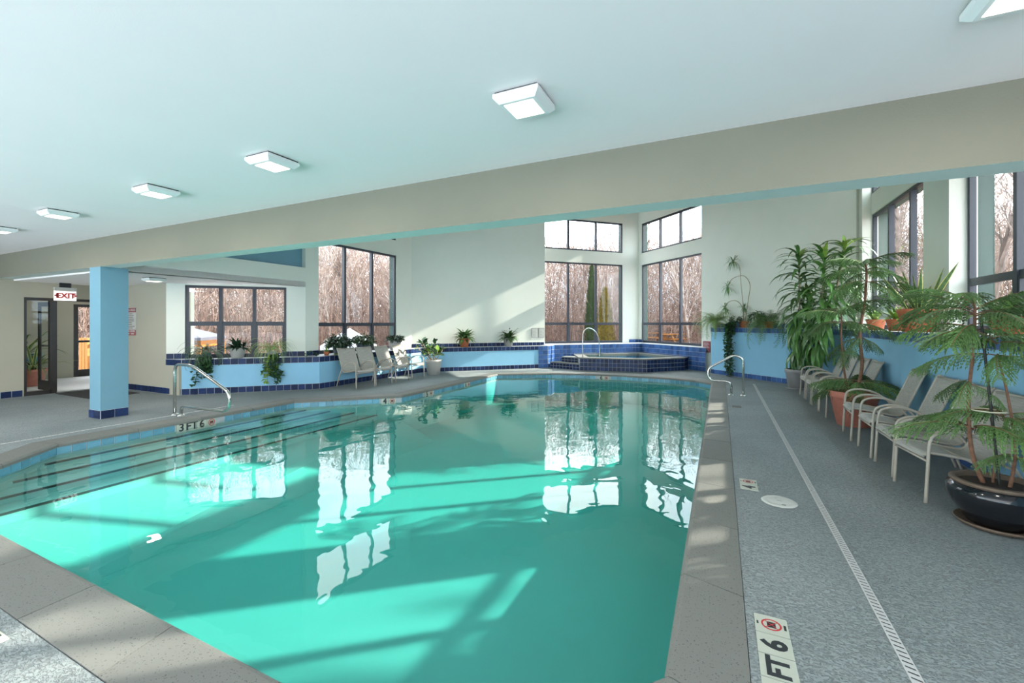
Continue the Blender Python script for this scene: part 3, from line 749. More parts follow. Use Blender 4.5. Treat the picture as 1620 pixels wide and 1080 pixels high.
# ------------------------------------------------------------------ signs
ex = thing('exit_sign', (-13.1, 4.45, 2.06), 'white hanging exit sign with red lettering over the glass door', 'sign')
q = MB(); q.box(-13.13,-13.09,4.27,4.63,2.06,2.27); part('panel', q, 'exit_glow', ex)
q = MB(); q.box(-13.15,-13.07,4.27,4.63,2.275,2.35); part('housing', q, 'sign_white', ex)
q = MB(); q.box(-13.14,-13.08,4.36,4.54,2.35,2.45); part('canopy', q, 'print_black', ex)
for s, yy, sz in (('EXIT', 4.45, .155), ('<', 4.30, .13), ('>', 4.60, .13)):
    link('lettering', text_mesh(s, sz, 'print_red', .006), ex, (.0225, yy-4.45, .105), (R(90),0,R(90)))
rs = thing('rules_sign', (-12.4, 5.39, 1.35), 'tall white pool rules sign with dark red header on the beige wall', 'sign')
zc = lambda y_, d_: CAM_H-(y_-512)*d_/690
X0, X1 = -12.75, -12.28
q = MB(); q.box(X0, X1, 5.382, 5.395, 1.28, 1.92); part('board', q, 'sign_white', rs)
q = MB(); q.box(X0, X1, 5.378, 5.382, 1.82, 1.92); q.box(X0, X1, 5.378, 5.382, 1.28, 1.41); part('header', q, 'maroon', rs)
link('lettering', text_mesh('POOL RULES', .075, 'sign_white', .002), rs, ((X0+X1)/2+12.4, -.013, 1.87-1.35), (R(90),0,0))
link('lettering', text_mesh('POOL HOURS', .065, 'sign_white', .002), rs, ((X0+X1)/2+12.4, -.013, 1.375-1.35), (R(90),0,0))
q = MB()
random.seed(3)
for k in range(9):
    z = 1.785-k*.042; w_ = random.uniform(.25,.40); q.box(X0+.04, X0+.04+w_, 5.3805, 5.382, z-.006, z+.006)
q.cur = 1
for k in range(2): q.box(X0+.06+k*.2, X0+.2+k*.2, 5.377, 5.378, 1.305, 1.33)
part('print_lines', q, ['print_black','sign_white'], rs)
# two framed notices on the blank wall beside the spa
def on_wall(A, B, x):  # point on plan line at image column
    return Vector(A) + (Vector(B)-Vector(A)).normalized()*ucol(A, B, x)
BA, BB = (-9.13, 11.42), (-5.755, 14.795)
for (xa, xb, lab) in ((841, 850.5, 'left of two small grey framed notices above the tiled ledge'), (851.5, 861, 'right of two small grey framed notices above the tiled ledge')):
    a = on_wall(BA, BB, xa); b_ = on_wall(BA, BB, xb); L = (b_-a).length; c = (a+b_)/2; z0 = 1.05; z1 = 1.40
    t = thing('framed_notice', (c.x, c.y, z0), lab, 'sign', 'framed notices by the spa')
    q = MB(); q.lbox(a, b_, -.02, -.002, z0, z1); part('frame', q, 'pot_grey', t)
    q = MB(); q.lbox(a, b_, -.023, -.019, z0+.025, z1-.025, .02, L-.02); part('sheet', q, 'sign_white', t)
    q = MB()
    for k in range(7): q.lbox(a, b_, -.0245, -.023, z0+.055+k*.036, z0+.066+k*.036, .04, L-.04-.02*(k % 3))
    part('print_lines', q, 'pot_grey', t)
EA, EB = (-0.57, 15.77), (2.80, 12.40)
a = Vector((-.55, 15.73)); b_ = Vector((-.27, 15.45)); c = (a+b_)/2
t = thing('warning_sign', (c.x, c.y, .72), 'small dark red warning sign on the white wall end beside the spa', 'sign')
q = MB(); q.lbox(a, b_, .0, .012, .62, .98); 
q = MB(); q.lbox(a, b_, -.014, -.002, .62, .98, .05, .36); part('board', q, 'maroon', t)
q = MB()
for k in range(8): q.lbox(a, b_, -.016, -.014, .66+k*.037, .672+k*.037, .09, .32-.03*(k % 3))
part('print_lines', q, 'sign_white', t)

# ------------------------------------------------------------------ entrance door and vestibule
dr = thing('door_1', (-13.5, 4.6, 0), kind='structure')
def dbox(nm, y0, y1, z0, z1, m='dark_frame', x0=-13.53, x1=-13.43):
    q = MB(); q.box(x0, x1, y0, y1, z0, z1); return part(nm, q, m, dr)
dbox('jamb', 3.9, 3.95, 0, 2.12); dbox('head', 3.95, 5.27, 2.06, 2.12); dbox('jamb', 5.27, 5.32, 0, 2.12)
dbox('post', 4.31, 4.42, 0, 2.06); dbox('sill', 3.95, 4.33, 0, .08); dbox('sidelight_pane', 3.95, 4.33, .08, 2.06, 'glass', -13.485, -13.478)
# door leaf swung open into the vestibule
lf = dbox('door_leaf', 4.40, 4.45, 0.02, 2.05, 'dark_frame', -14.35, -13.53)
bpy.data.meshes.remove(lf.data)
q = MB()
q.box(-13.62,-13.54,4.42,4.46,.02,2.05); q.box(-14.42,-14.34,4.42,4.46,.02,2.05); q.box(-14.34,-13.62,4.42,4.46,1.95,2.05); q.box(-14.34,-13.62,4.42,4.46,.02,.24)
lf = part('door_leaf', q, 'dark_frame', dr)
q = MB(); q.box(-14.34,-13.62,4.435,4.441,.24,1.95); part('door_pane', q, 'glass', lf)
q = MB(); q.box(-14.34,-13.62,4.46,4.49,1.02,1.06); part('push_bar', q, 'steel', lf)
q = MB(); q.box(-17.2,-13.4,2.3,7.3,-.05,-.002); struct('floor_vestibule', q, 'vest_floor')
wall('wall_vestibule_west', (-17.0, 2.4), (-17.0, 7.3), 0, 2.45, [(3.55, 4.6, 0, 2.12)], 'wall_beige', .2)
wall('wall_vestibule_north', (-17.0, 7.2), (-13.5, 7.2), 0, 2.45, [], 'wall_beige', .2)
wall('wall_vestibule_south', (-13.6, 2.5), (-17.0, 2.5), 0, 2.45, [], 'wall_beige', .2)
q = MB(); q.box(-17.2,-13.5,2.3,7.3,2.45,2.55); struct('ceiling_vestibule', q, 'ceiling')
dr2 = thing('door_2', (-17.0, 6.5, 0), kind='structure')
for nm, y0, y1, z0, z1, m in (('jamb',5.95,6.06,0,2.12,'dark_frame'),('jamb',6.86,6.98,0,2.12,'dark_frame'),('head',6.06,6.86,2.04,2.12,'dark_frame'),('bottom_rail',6.06,6.86,0,.2,'dark_frame'),('push_bar',6.06,6.86,1.0,1.06,'dark_frame'),('pane',6.06,6.86,.2,2.04,'glass')):
    q = MB()
    if nm == 'pane': q.box(-17.08,-17.074,y0,y1,z0,z1)
    else: q.box(-17.13,-17.02,y0,y1,z0,z1)
    part(nm, q, m, dr2)
t = thing('floor_mat', (-12.6, 4.7, 0), 'dark entrance mat on the deck in front of the open door', 'mat')
q = MB(); q.box(-13.3,-11.7,4.35,5.2,0,.012); part('pile', q, 'mat_dark', t)

# ------------------------------------------------------------------ plants: building blocks
def leaf_mesh(name, L, Wd, arch, m, seg=6, fold=0.25, tip=1.6, margin=None, base=0.35):
    """blade along +X, bending down by arch radians; three or five vertices across"""
    b = MB(); p = Vector((0,0,0)); a = 0.0; pts = []
    for i in range(seg+1):
        t = i/seg; w = Wd*0.5*(base + (1-base)*min(1, t*3.0))*(1 - max(0, (t-0.35)/0.65)**tip)
        if i == seg: w = Wd*0.02
        pts.append((p.copy(), a, max(w, 0.0008)))
        p = p + Vector((math.cos(a), 0, math.sin(a)))*(L/seg); a -= arch/seg
    cols = (-1, 0, 1) if not margin else (-1, -0.72, 0, 0.72, 1); k = len(cols); vs = []; fs = []
    for q, an, w in pts:
        up = Vector((-math.sin(an), 0, math.cos(an)))
        for c in cols: vs.append(q + Vector((0, c*w, 0)) + up*(abs(c)*w*fold))
    for i in range(seg):
        for j in range(k-1):
            b.cur = 1 if (margin and j in (0, k-2)) else 0
            b.add([], []); b.f.append([i*k+j, (i+1)*k+j, (i+1)*k+j+1, i*k+j+1]); b.m.append(b.cur)
    b.v = [tuple(v) for v in vs]; b.cur = 0
    return b.mesh(name, [m, margin] if margin else m, True)
def put(name, me, parent, loc, az, pitch, s=1.0, roll=0.0):
    return link(name, me, parent, loc, Matrix.Rotation(az, 3, 'Z').to_4x4().to_3x3() .__matmul__(Matrix.Rotation(-pitch, 3, 'Y')).__matmul__(Matrix.Rotation(roll, 3, 'X')).to_euler(), s)
def pot(parent, r_top, r_bot, h, m, rim=0.03, z0=0.0, saucer=None, belly=None, rim_m=None, soil=True, c=(0,0)):
    b = MB()
    if belly: prof = [(0, z0+.002), (r_bot, z0+.002), (r_bot+(belly-r_bot)*.45, z0+h*.25), (belly*.96, z0+h*.55), (belly, z0+h*.72), (belly*.97, z0+h*.84), (r_top*.98, z0+h*.92)]
    else: prof = [(0, z0+.002), (r_bot, z0+.002), (r_bot+(r_top-r_bot)*.78, z0+h*.80), (r_top*.97, z0+h*.82), (r_top, z0+h*.84), (r_top, z0+h*.985), (r_top*.98, z0+h), (r_top*.9, z0+h), (r_top*.88, z0+h*.9)]
    b.lathe(prof, 28, c); o = link('pot', b.mesh('pot', m, True), parent)
    if belly:
        b = MB(); b.lathe([(r_top*.98, z0+h*.91), (r_top*1.03, z0+h*.94), (r_top*1.03, z0+h*.985), (r_top, z0+h), (r_top*.88, z0+h), (r_top*.86, z0+h*.85)], 28, c); link('pot_rim', b.mesh('pot_rim', rim_m or m, True), parent)
    if soil:
        b = MB(); b.lathe([(0, z0+h*.91), (r_top*.5, z0+h*.915), (r_top*.93, z0+h*.89)], 20, c); link('soil', b.mesh('soil', 'soil'), parent)
    if saucer:
        b = MB(); b.lathe([(0, z0+.001), (saucer*.9, z0+.001), (saucer, z0+.03), (saucer*.97, z0+.032), (saucer*.86, z0+.012), (0, z0+.010)], 28, c); link('saucer', b.mesh('saucer', saucer_m[0], True), parent)
    return o
saucer_m = ['rim_brown']
rnd = random.uniform

def corn_plant(loc, label, stems, pot_args, L=0.62, seed=1, step=0.036, face=R(200)):
    random.seed(seed)
    t = thing('corn_plant', loc, label, 'plant'); pot(t, *pot_args[0], **pot_args[1])
    me = [leaf_mesh('leaf', L*s, .105, ar, 'leaf_corn', 7, .18, 1.3) for s, ar in ((1, 1.7), (.9, 1.4), (1.05, 2.0))]
    mb_ = [leaf_mesh('leaf', L*.95, .095, 1.9, 'leaf_corn', 7, .22, 1.3), leaf_mesh('leaf', L*.8, .085, 1.3, 'leaf_bright', 7, .25, 1.3)]
    for (base, top, zlow) in stems:
        path = bez([base, ((base[0]*.6+top[0]*.4)+.03, base[1]*.6+top[1]*.4, (base[2]+top[2])/2), top], 8)
        b = MB(); b.tube(path, .022, 7, r1=.014); link('stem', b.mesh('stem', 'cane', True), t)
        z = zlow; az = rnd(0, 6)
        while z < top[2]:
            f = (z-base[2])/(top[2]-base[2]); q = path[min(len(path)-1, int(f*(len(path)-1)))]
            near_top = (top[2]-z) < .14
            az += 2.4 + rnd(-.3, .3)
            if z < 1.75: az = face + rnd(-1.75, 1.75)
            if near_top: put('leaf', random.choice(mb_), t, (q.x, q.y, z), az, R(rnd(30, 80)), rnd(.85, 1.1))
            else: put('leaf', random.choice(me), t, (q.x, q.y, z), az, R(-35+85*max(0, f-.25)/.75+rnd(-14, 14)), rnd(.8, 1.1), rnd(-.3, .3))
            z += step if not near_top else .012
    return t
def pine_branch(L, droop, seed, m='needle'):
    """drooping branch with hanging comb-like branchlets, needles as small blades"""
    random.seed(seed); b = MB(); seg = 12; pts = []; p = Vector((0,0,0)); a = .25
    for i in range(seg+1):
        pts.append((p.copy(), a)); p = p + Vector((math.cos(a), 0, math.sin(a)))*(L/seg); a -= droop/seg
    b.cur = 1; b.tube([q for q, _ in pts], .006, 5, r1=.002); b.cur = 0
    nb = int(L/.020)
    for k in range(nb):
        f = .10 + .90*k/nb; i = min(seg-1, int(f*seg)); q = pts[i][0].lerp(pts[i+1][0], f*seg-i); an = pts[i][1]
        for s in (-1, 1):
            ln = (.12+.10*math.sin(f*3.0))*rnd(.75, 1.2)*(1.0 if f < .85 else .7)*min(1.2, L/.55)
            d = Vector((math.cos(an)*.75, s*rnd(.45, .8), -rnd(.15, .7))).normalized()
            ns = 6; r_ = q.copy(); side = d.cross(Vector((0,0,1))).normalized()
            for j in range(ns):
                r2 = r_ + d*(ln/ns); d = (d + Vector((0, 0, -.20))).normalized()
                w = .0085*(1.0 if j < ns-1 else .6)
                upv = side.cross(d).normalized()
                mid = r_.lerp(r2, .15)
                b.add([r_, mid+side*w+d*.010, r2, mid-side*w+d*.010], [(0,1,2,3)])
                b.add([r_, mid+upv*w+d*.010, r2, mid-upv*w*.6+d*.010], [(0,1,2,3)])
                r_ = r2
    return b.mesh('branch', [m, 'bark_pine'])
def norfolk(loc, label, trunks, tiers, pot_args, seed, Lb):
    random.seed(seed)
    t = thing('norfolk_pine', loc, label, 'plant'); pot(t, *pot_args[0], **pot_args[1])
    BM = [pine_branch(Lb*s, d, seed*10+i) for i, (s, d) in enumerate(((1.0, .9), (.85, 1.2), (1.1, 1.0)))]
    for pts, r0 in trunks:
        b = MB(); b.tube(bez(pts, 6), r0, 8, r1=r0*.5); link('trunk', b.mesh('trunk', 'bark_pine', True), t)
    for (cx_, cy_, z, n_, sc, pitch, az0) in tiers:
        random.seed(int(z*100)+seed)
        for k in range(n_):
            az = az0+2*math.pi*k/n_+rnd(-.25, .25); kk = .72 if (math.cos(az) > .5 and z < 1.45) else 1.0
            put('branch', random.choice(BM), t, (cx_, cy_, z+rnd(-.03, .03)), az, R(pitch+rnd(-8, 8)), kk*sc*rnd(.82, 1.1), rnd(-.2, .2))
    return t
def tuft(t, me, n_, z, pitch, spread=.03, sc=(.8, 1.1), c=(0,0), az=(0, 6.283), name='leaf'):
    for k in range(n_):
        a = az[0]+(az[1]-az[0])*(k+rnd(-.3, .3))/n_
        put(name, random.choice(me), t, (c[0]+spread*math.cos(a), c[1]+spread*math.sin(a), z), a, R(rnd(*pitch)), rnd(*sc), rnd(-.25, .25))
def vine_mesh(pts, n_, s, m, seed):
    random.seed(seed); P_ = bez(pts, 6); b = MB(); b.cur = 1; b.tube(P_, .004, 4); b.cur = 0
    for k in range(n_):
        q = P_[min(len(P_)-1, int(k/n_*len(P_)))] + Vector((rnd(-.04,.04), rnd(-.04,.04), rnd(-.02,.02)))
        a = rnd(0, 6.28); d = Vector((math.cos(a), math.sin(a), rnd(-1.2, .1))).normalized(); sd_ = d.cross(Vector((0,0,1))).normalized(); r_ = s*rnd(.7, 1.25)
        up = sd_.cross(d)*.25*r_
        b.add([q, q+d*r_*.35+sd_*r_*.5+up, q+d*r_, q+d*r_*.35-sd_*r_*.5+up, q+d*r_*.45], [(0,1,4),(1,2,4),(2,3,4),(3,0,4)])
    return b.mesh('vine', [m, 'leaf_dark'])
def foliage_mesh(n_, rx, rz, L, Wd, m, seed, cz=0.0):
    """mound of small leaves joined into one mesh"""
    random.seed(seed); b = MB()
    for k in range(n_):
        th = rnd(0, 6.283); ph = math.acos(rnd(-.15, 1)); rr = rnd(.55, 1.0)
        q = Vector((rx*rr*math.sin(ph)*math.cos(th), rx*rr*math.sin(ph)*math.sin(th), cz+rz*rr*math.cos(ph)))
        d = Vector((math.cos(th)*rnd(.4, 1), math.sin(th)*rnd(.4, 1), rnd(-.5, .7))).normalized(); sd_ = d.cross(Vector((0,0,1))).normalized()
        l = L*rnd(.7, 1.2); w = Wd*rnd(.7, 1.2); dn = Vector((0,0,-.25*l)); up = sd_.cross(d)*w*.3
        b.add([q, q+d*l*.5+sd_*w*.5+up, q+d*l+dn, q+d*l*.5-sd_*w*.5+up, q+d*l*.5], [(0,1,4),(1,2,4),(2,3,4),(3,0,4)])
    return b.mesh('foliage', m)

# ------------------------------------------------------------------ plants on the right
norfolk((1.90, 4.60, 0), 'drooping norfolk pine tied to a stake in the glossy black pot', 
    [([(-.05,.02,.27),(-.13,.02,.55),(-.15,.02,.95),(-.13,.0,1.35),(-.12,0,1.68)], .017), ([(.06,-.02,.27),(.09,-.03,.6),(.05,-.03,1.0),(.0,-.02,1.30)], .013), ([(.0,.05,.27),(.02,.07,.6),(.0,.08,.82)], .011)],
    [(-.12,0,1.66,6,.80,22,.2),(-.12,0,1.60,6,.92,12,.7),(-.12,0,1.52,5,.9,0,.4),(-.02,-.02,1.42,5,.82,6,.1),(0,-.02,1.32,4,.75,-4,.9),(-.14,.02,1.10,3,.55,-30,1.9),(.03,.0,.84,6,.85,10,.3),(-.12,.02,.74,5,.85,2,.9),(.08,-.03,.56,4,.5,-8,.5)],
    ((.255,.15,.34,'pot_black'), dict(belly=.285, rim_m='rim_brown', saucer=.24, z0=.012)), 5, .62)
nf = bpy.data.objects['norfolk_pine']
b = MB(); b.tube([(.02,-.01,.25),(-.10,-.03,1.60)], .009, 6); link('stake', b.mesh('stake', 'stake'), nf)
b = MB(); b.lathe([(.10,.88),(.105,.885),(.10,.89)], 14, (-.05,0)); link('tie', b.mesh('tie', 'twine'), nf)
saucer_m[0] = 'pot_grey'
norfolk((1.84, 8.28, 0), 'tall norfolk pine with two bare trunks in the big terracotta pot on the deck',
    [([(.02,.0,.45),(.10,.0,.9),(.08,.02,1.4),(.14,.02,1.9),(.16,.02,2.3),(.15,.02,2.46)], .026), ([(-.06,.03,.45),(-.12,.05,.9),(-.15,.05,1.4),(-.14,.05,1.75)], .018)],
    [(.15,.02,2.44,6,.85,18,.3),(.15,.02,2.34,6,1.0,2,.8),(.15,.02,2.18,5,.95,-12,.2),(-.14,.05,1.72,6,1.0,14,.5),(-.14,.05,1.55,5,.95,-8,.1),(.1,.02,1.35,4,.8,-30,.9),(-.1,.05,1.15,3,.7,-35,.2),(.05,0,.66,6,1.1,6,.3),(.02,0,.60,5,1.0,-5,.8)],
    ((.32,.215,.52,'terracotta_pink'), dict()), 6, .62)
corn_plant((1.66, 12.34, 0), 'tall corn plant with long drooping leaves in the pale grey pot by the planter corner',
    [((.0,.0,.4),(.02,.0,3.18),.85), ((.1,.04,.4),(.22,.05,2.2),.8)], ((.27,.19,.47,'pot_grey'), dict(saucer=.25)), .72, 2, .021, R(225))
corn_plant((1.92, 11.70, 0), 'tallest corn plant with two leafy crowns behind the norfolk pine',
    [((-.03,.0,.35),(.18,.1,3.0),.95), ((.06,.0,.35),(.55,.0,3.28),1.0)], ((.24,.17,.42,'pot_grey'), dict(saucer=.22)), .72, 3, .021, R(185))
# snake plant on the ledge
random.seed(11)
sp = thing('snake_plant', (2.64, 8.42, ZR), 'snake plant with yellow edged upright leaves in a wide terracotta pot on the right ledge', 'plant')
pot(sp, .25, .18, .34, 'terracotta')
ms = [leaf_mesh('leaf', l, .07, ar, 'leaf_snake', 6, .3, 2.2, 'leaf_margin', .55) for l, ar in ((.80, .12), (.66, .35), (.95, .08), (.6, .8))]
for k in range(17):
    a = R(180)+rnd(-2.2, 2.2); r_ = rnd(.02, .14)
    put('leaf', random.choice(ms), sp, (r_*math.cos(a), r_*math.sin(a), .29), a, R(rnd(48, 86)), rnd(.7, 1.05), rnd(-.6, .6))
# bright leafy plants on the ledge
random.seed(12)
for x, y, sd_, n_, lab in ((2.66, 9.35, 3, 34, 'yellow green leafy plant on the ledge left of the snake plant'), (2.62, 10.3, 4, 30, 'bright green leafy plant on the ledge behind the norfolk pine trunk'), (2.66, 6.2, 6, 30, 'arching grassy plant on the ledge below the large right window')):
    t = thing('leafy_plant', (x, y, ZR), lab, 'plant', 'leafy plants on the right ledge'); pot(t, .15, .11, .2, 'terracotta')
    ml = [leaf_mesh('leaf', .42, .045, 1.5, 'leaf_bright', 6, .2, 1.4), leaf_mesh('leaf', .36, .05, 1.0, 'leaf_corn', 6, .2, 1.4)]
    tuft(t, ml, n_, .18, (15, 80), .05, az=(R(180)-2.0, R(180)+2.0))
# ferns and trailing plants on the far ledge
def fern_mesh(L, arch, m, seed, pin=.05):
    random.seed(seed); b = MB(); seg = 10; p = Vector((0,0,0)); a = 0.0; pts = []
    for i in range(seg+1):
        pts.append((p.copy(), a)); p = p + Vector((math.cos(a), 0, math.sin(a)))*(L/seg); a -= arch/seg
    b.tube([q for q, _ in pts], .003, 4, r1=.001)
    for k in range(18):
        f = .12+.86*k/18; i = min(seg-1, int(f*seg)); q = pts[i][0].lerp(pts[i+1][0], f*seg-i); an = pts[i][1]; d = Vector((math.cos(an), 0, math.sin(an)))
        w = pin*(1-.75*f)*rnd(.8, 1.2)
        for s in (-1, 1):
            e = q + Vector((0, s*w, -w*.25)) + d*w*.45
            b.add([q-d*.006, e-d*.002, e+d*.004, q+d*.008], [(0,1,2,3)])
    return b.mesh('frond', m)
def fern(name, loc, label, n_, L, m, z, seed, pots=None, pitch=(10, 70), pin=.05, group=None, arch=(2.2, 2.8), face=R(225), half=2.0):
    random.seed(seed); t = thing(name, loc, label, 'plant', group)
    if pots: pot(t, *pots)
    me = [fern_mesh(L*s, ar, m, seed+i, pin) for i, (s, ar) in enumerate(((1, arch[0]), (.85, (arch[0]+arch[1])/2), (1.1, arch[1])))]
    tuft(t, me, n_, z, pitch, .04, (.75, 1.15), az=(face-half, face+half), name='frond'); return t
fern('trailing_fern', (-.12, 15.0, ZR), 'pale green trailing fern spilling over the left end of the tall planter', 70, .85, 'leaf_fern', .16, 21, (.12,.09,.16,'pot_grey'), (0, 80), .09)
fern('boston_fern', (1.18, 13.72, ZR), 'dark hanging fern on the ledge beside the corn plant', 70, .95, 'needle', .16, 22, (.13,.1,.18,'terracotta'), (-10, 70), .11)
# dracaena with thin curved stems
random.seed(31)
dm = thing('dragon_tree', (.62, 14.38, ZR), 'spindly dragon tree with curved stems and spiky leaf heads in a small terracotta pot', 'plant')
pot(dm, .13, .09, .20, 'terracotta')
def head_mesh(seed):
    random.seed(seed); b = MB()
    for k in range(46):
        az = rnd(0, 6.28); pt = rnd(-1.2, 1.0); L = rnd(.20, .36); d = Vector((math.cos(az)*math.cos(pt), math.sin(az)*math.cos(pt), math.sin(pt))); s = d.cross(Vector((0,0,1))).normalized()*.009
        m_ = d*L*.55; e = d*L+Vector((0,0,-.10*L/.3))
        b.add([Vector((0,0,0))-s*.6, m_-s, e, m_+s, s*.6], [(0,1,2,3,4)])
    return b.mesh('leaf_head', 'leaf_corn')
for pts, hs, sc in (([(0,0,.18),(-.03,.02,.7),(-.08,.06,1.3),(-.12,.10,1.80),(-.28,.22,2.0)], 1, 1.15), ([(.02,0,.18),(.10,-.08,.8),(.14,-.12,1.25),(-.02,.02,1.52),(-.30,.28,1.47),(-.42,.38,1.26)], 2, 1.0),
                ([(-.02,0,.18),(-.05,.02,.60),(-.20,.18,.80),(-.40,.36,.78),(-.50,.46,.62)], 3, 1.0), ([(.0,.02,.18),(-.02,.02,.52),(.0,.0,.60)], 4, .85)):
    b = MB(); b.tube(bez(pts, 5), .011, 6, r1=.008); link('stem', b.mesh('stem', 'cane', True), dm)
    link('leaf_head', head_mesh(40+hs), dm, pts[-1], (0,0,rnd(0, 6)), sc)
iv = thing('trailing_ivy', (.42, 14.40, ZR), 'long leafy ivy trailing from the ledge down to the deck', 'plant')
pot(iv, .12, .09, .16, 'pot_slate')
link('foliage', foliage_mesh(120, .2, .2, .07, .06, 'leaf_ivy', 8, .16), iv)
random.seed(9)
for k in range(7):
    ox = rnd(-.16, .16); dx = -.24; e = rnd(-1.42, -.7) if k else -1.42
    link('vine', vine_mesh([(ox*.3,-ox*.3,.16),(dx*.45+ox,dx*.45-ox,.12),(dx*.62+ox,dx*.62-ox,-.15),(dx*.66+ox*1.1,dx*.66-ox*1.1,e*.6),(dx*.66+ox*.8,dx*.66-ox*.8,e)], 95, .10, 'leaf_ivy', 60+k), iv)
t = thing('leafy_plant', (.95, 14.05, ZR), 'dark bushy plant on the ledge right of the dragon tree', 'plant'); pot(t, .13, .1, .17, 'pot_slate')
link('foliage', foliage_mesh(180, .24, .26, .11, .05, 'leaf_dark', 14, .22), t)

# ------------------------------------------------------------------ plants on the left
def lily(loc, label, potm, seed, n_=48, s=1.0):
    random.seed(seed); t = thing('peace_lily', loc, label, 'plant', 'peace lilies on the tiled ledge'); pot(t, .15*s, .10*s, .24*s, potm)
    ml = [leaf_mesh('leaf', .34*s, .085*s, ar, 'leaf_lily', 6, .2, 1.5, base=.15) for ar in (.9, 1.5, 2.0)]
    tuft(t, ml, n_, .21*s, (5, 85), .04, (.7, 1.15), az=(R(-45)-1.9, R(-45)+1.9))
    for k in range(7):
        a = R(-45)+rnd(-1.7, 1.7); r_ = rnd(.1, .36); h = rnd(.42, .66); q = Vector((r_*math.cos(a), r_*math.sin(a), h))
        b = MB(); b.tube(bez([(0,0,.2),(q.x*.3,q.y*.3,h*.7),q], 3), .004, 4)
        o = link('flower_stalk', b.mesh('flower_stalk', 'leaf_lily'), t)
        link('flower', leaf_mesh('flower', .09, .045, .5, 'flower' if k % 2 else 'leaf_dark', 4, .3, 1.5), o, q, (0, -.6, a))
lily((-7.72, 12.45, ZP), 'peace lily in a bright terracotta pot on the tiled ledge', 'terracotta', 51, 60, 1.25)
lily((-6.62, 13.55, ZP), 'peace lily in a grey pot on the tiled ledge near the framed notices', 'pot_grey', 52, 60, 1.25)
random.seed(61)
rb = thing('rubber_plant', (-7.92, 11.0, 0), 'rubber plant with glossy oval leaves in a tall white pot on the deck', 'plant')
pot(rb, .25, .18, .46, 'pot_white')
mr_ = [leaf_mesh('leaf', .26, .12, ar, 'leaf_rubber', 6, .15, 2.2, base=.2) for ar in (.3, .7, 1.1)] + [leaf_mesh('leaf', .22, .11, .5, 'leaf_bright', 6, .15, 2.2, base=.2)]
for (x, y, z) in ((.05,.0,1.05),(-.22,-.1,.95),(.0,-.32,.86),(.24,.18,.80),(-.1,-.5,.95),(.12,.28,.72),(.25,-.15,.70),(-.2,.2,.85),(.05,-.62,1.0),(-.05,-.75,.88),(.15,-.5,.75)):
    b = MB(); b.tube(bez([(x*.2,y*.2,.42),(x*.6,y*.6,(z+.42)/2),(x,y,z)], 4), .011, 6); link('stem', b.mesh('stem', 'cane', True), rb)
    for k in range(9):
        f = rnd(.45, 1); put('leaf', random.choice(mr_), rb, (x*f, y*f, .42+(z-.42)*f+.02), rnd(0, 6.28), R(rnd(-10, 75)), rnd(.75, 1.1), rnd(-.5, .5))
def bushy(loc, label, potm, pr, ph, n_, rx, rz_, lf, seed, name='potted_plant', mm='leaf_dark'):
    t = thing(name, loc, label, 'plant'); pot(t, pr, pr*.75, ph, potm)
    link('foliage', foliage_mesh(n_, rx, rz_, lf, lf*.5, mm, seed, ph), t); return t
bushy((-8.84, 8.18, ZP), 'round dark green shrub in a grey pot at the left of the tall window', 'pot_slate', .15, .22, 420, .30, .28, .13, 71)
bushy((-8.86, 9.05, ZP), 'green shrub in a slate blue pot at the middle of the tall window', 'pot_slate', .19, .26, 340, .31, .22, .13, 72, mm='leaf_lily')
bushy((-8.86, 10.35, ZP), 'low plant in a light grey pot right of the tall window', 'pot_grey', .19, .28, 260, .25, .16, .11, 73)
random.seed(74)
t = thing('potted_orchid', (-8.82, 7.78, ZP), 'small plant with a pale flower in a tiny terracotta pot by the tall window', 'plant'); pot(t, .07, .05, .09, 'terracotta')
tuft(t, [leaf_mesh('leaf', .2, .03, 1.0, 'leaf_bright', 5)], 12, .08, (20, 80), .02)
b = MB(); b.tube(bez([(0,0,.08),(.01,.02,.25),(.0,.05,.36)], 4), .004, 4); o = link('flower_stalk', b.mesh('flower_stalk', 'leaf_fern'), t)
link('flower', foliage_mesh(12, .04, .04, .05, .04, 'flower', 75, .36), o)
D1 = Vector((.7071, .7071, 0)); N1 = Vector((.7071, -.7071, 0))
def onl(u, off): v = Vector((-10.56, 5.45, 0)) + D1*u - N1*off; return (v.x, v.y, ZP)
wp = onl(1.02, .15); random.seed(76)
t = thing('potted_plant', wp, 'leafy plant in a round white pot on the ledge of the low window', 'plant'); pot(t, .175, .12, .24, 'pot_white')
tuft(t, [leaf_mesh('leaf', .36, .075, ar, 'leaf_dark', 6, .2, 1.5) for ar in (.8, 1.4)], 60, .22, (8, 75), .05, (.7, 1.1), az=(R(-45)-1.8, R(-45)+1.8))
fern('spider_plant', onl(.42, .13), 'dark fern trailing over the ledge at the left of the low window', 46, .62, 'leaf_ivy', .16, 77, (.1,.08,.14,'pot_slate'), (5, 80), .05, face=R(-45), half=1.75)
lv = thing('trailing_vine', onl(.45, .04), 'wiry vine hanging below the dark fern on the blue ledge', 'plant')
random.seed(78)
for k in range(6):
    o = N1*(.06+rnd(0, .05)); s = D1*rnd(-.18, .2); e = rnd(-.55, -.2)
    link('vine', vine_mesh([(0,0,.02), tuple(o*.8+s*.6+Vector((0,0,.03))), tuple(o*1.3+s+Vector((0,0,e*.5))), tuple(o*1.3+s*1.4+Vector((0,0,e)))], 40, .10, 'leaf_ivy', 80+k), lv)
fern('spider_plant', onl(1.72, .12), 'striped spider plant at the right end of the low window ledge', 70, .60, 'leaf_fern', .18, 90, (.1,.08,.15,'pot_grey'), (5, 85), .02, arch=(2.4, 3.0), face=R(-45), half=1.75)
lv = thing('trailing_vine', onl(1.78, .04), 'dark leafy vine hanging below the striped spider plant', 'plant')
random.seed(91)
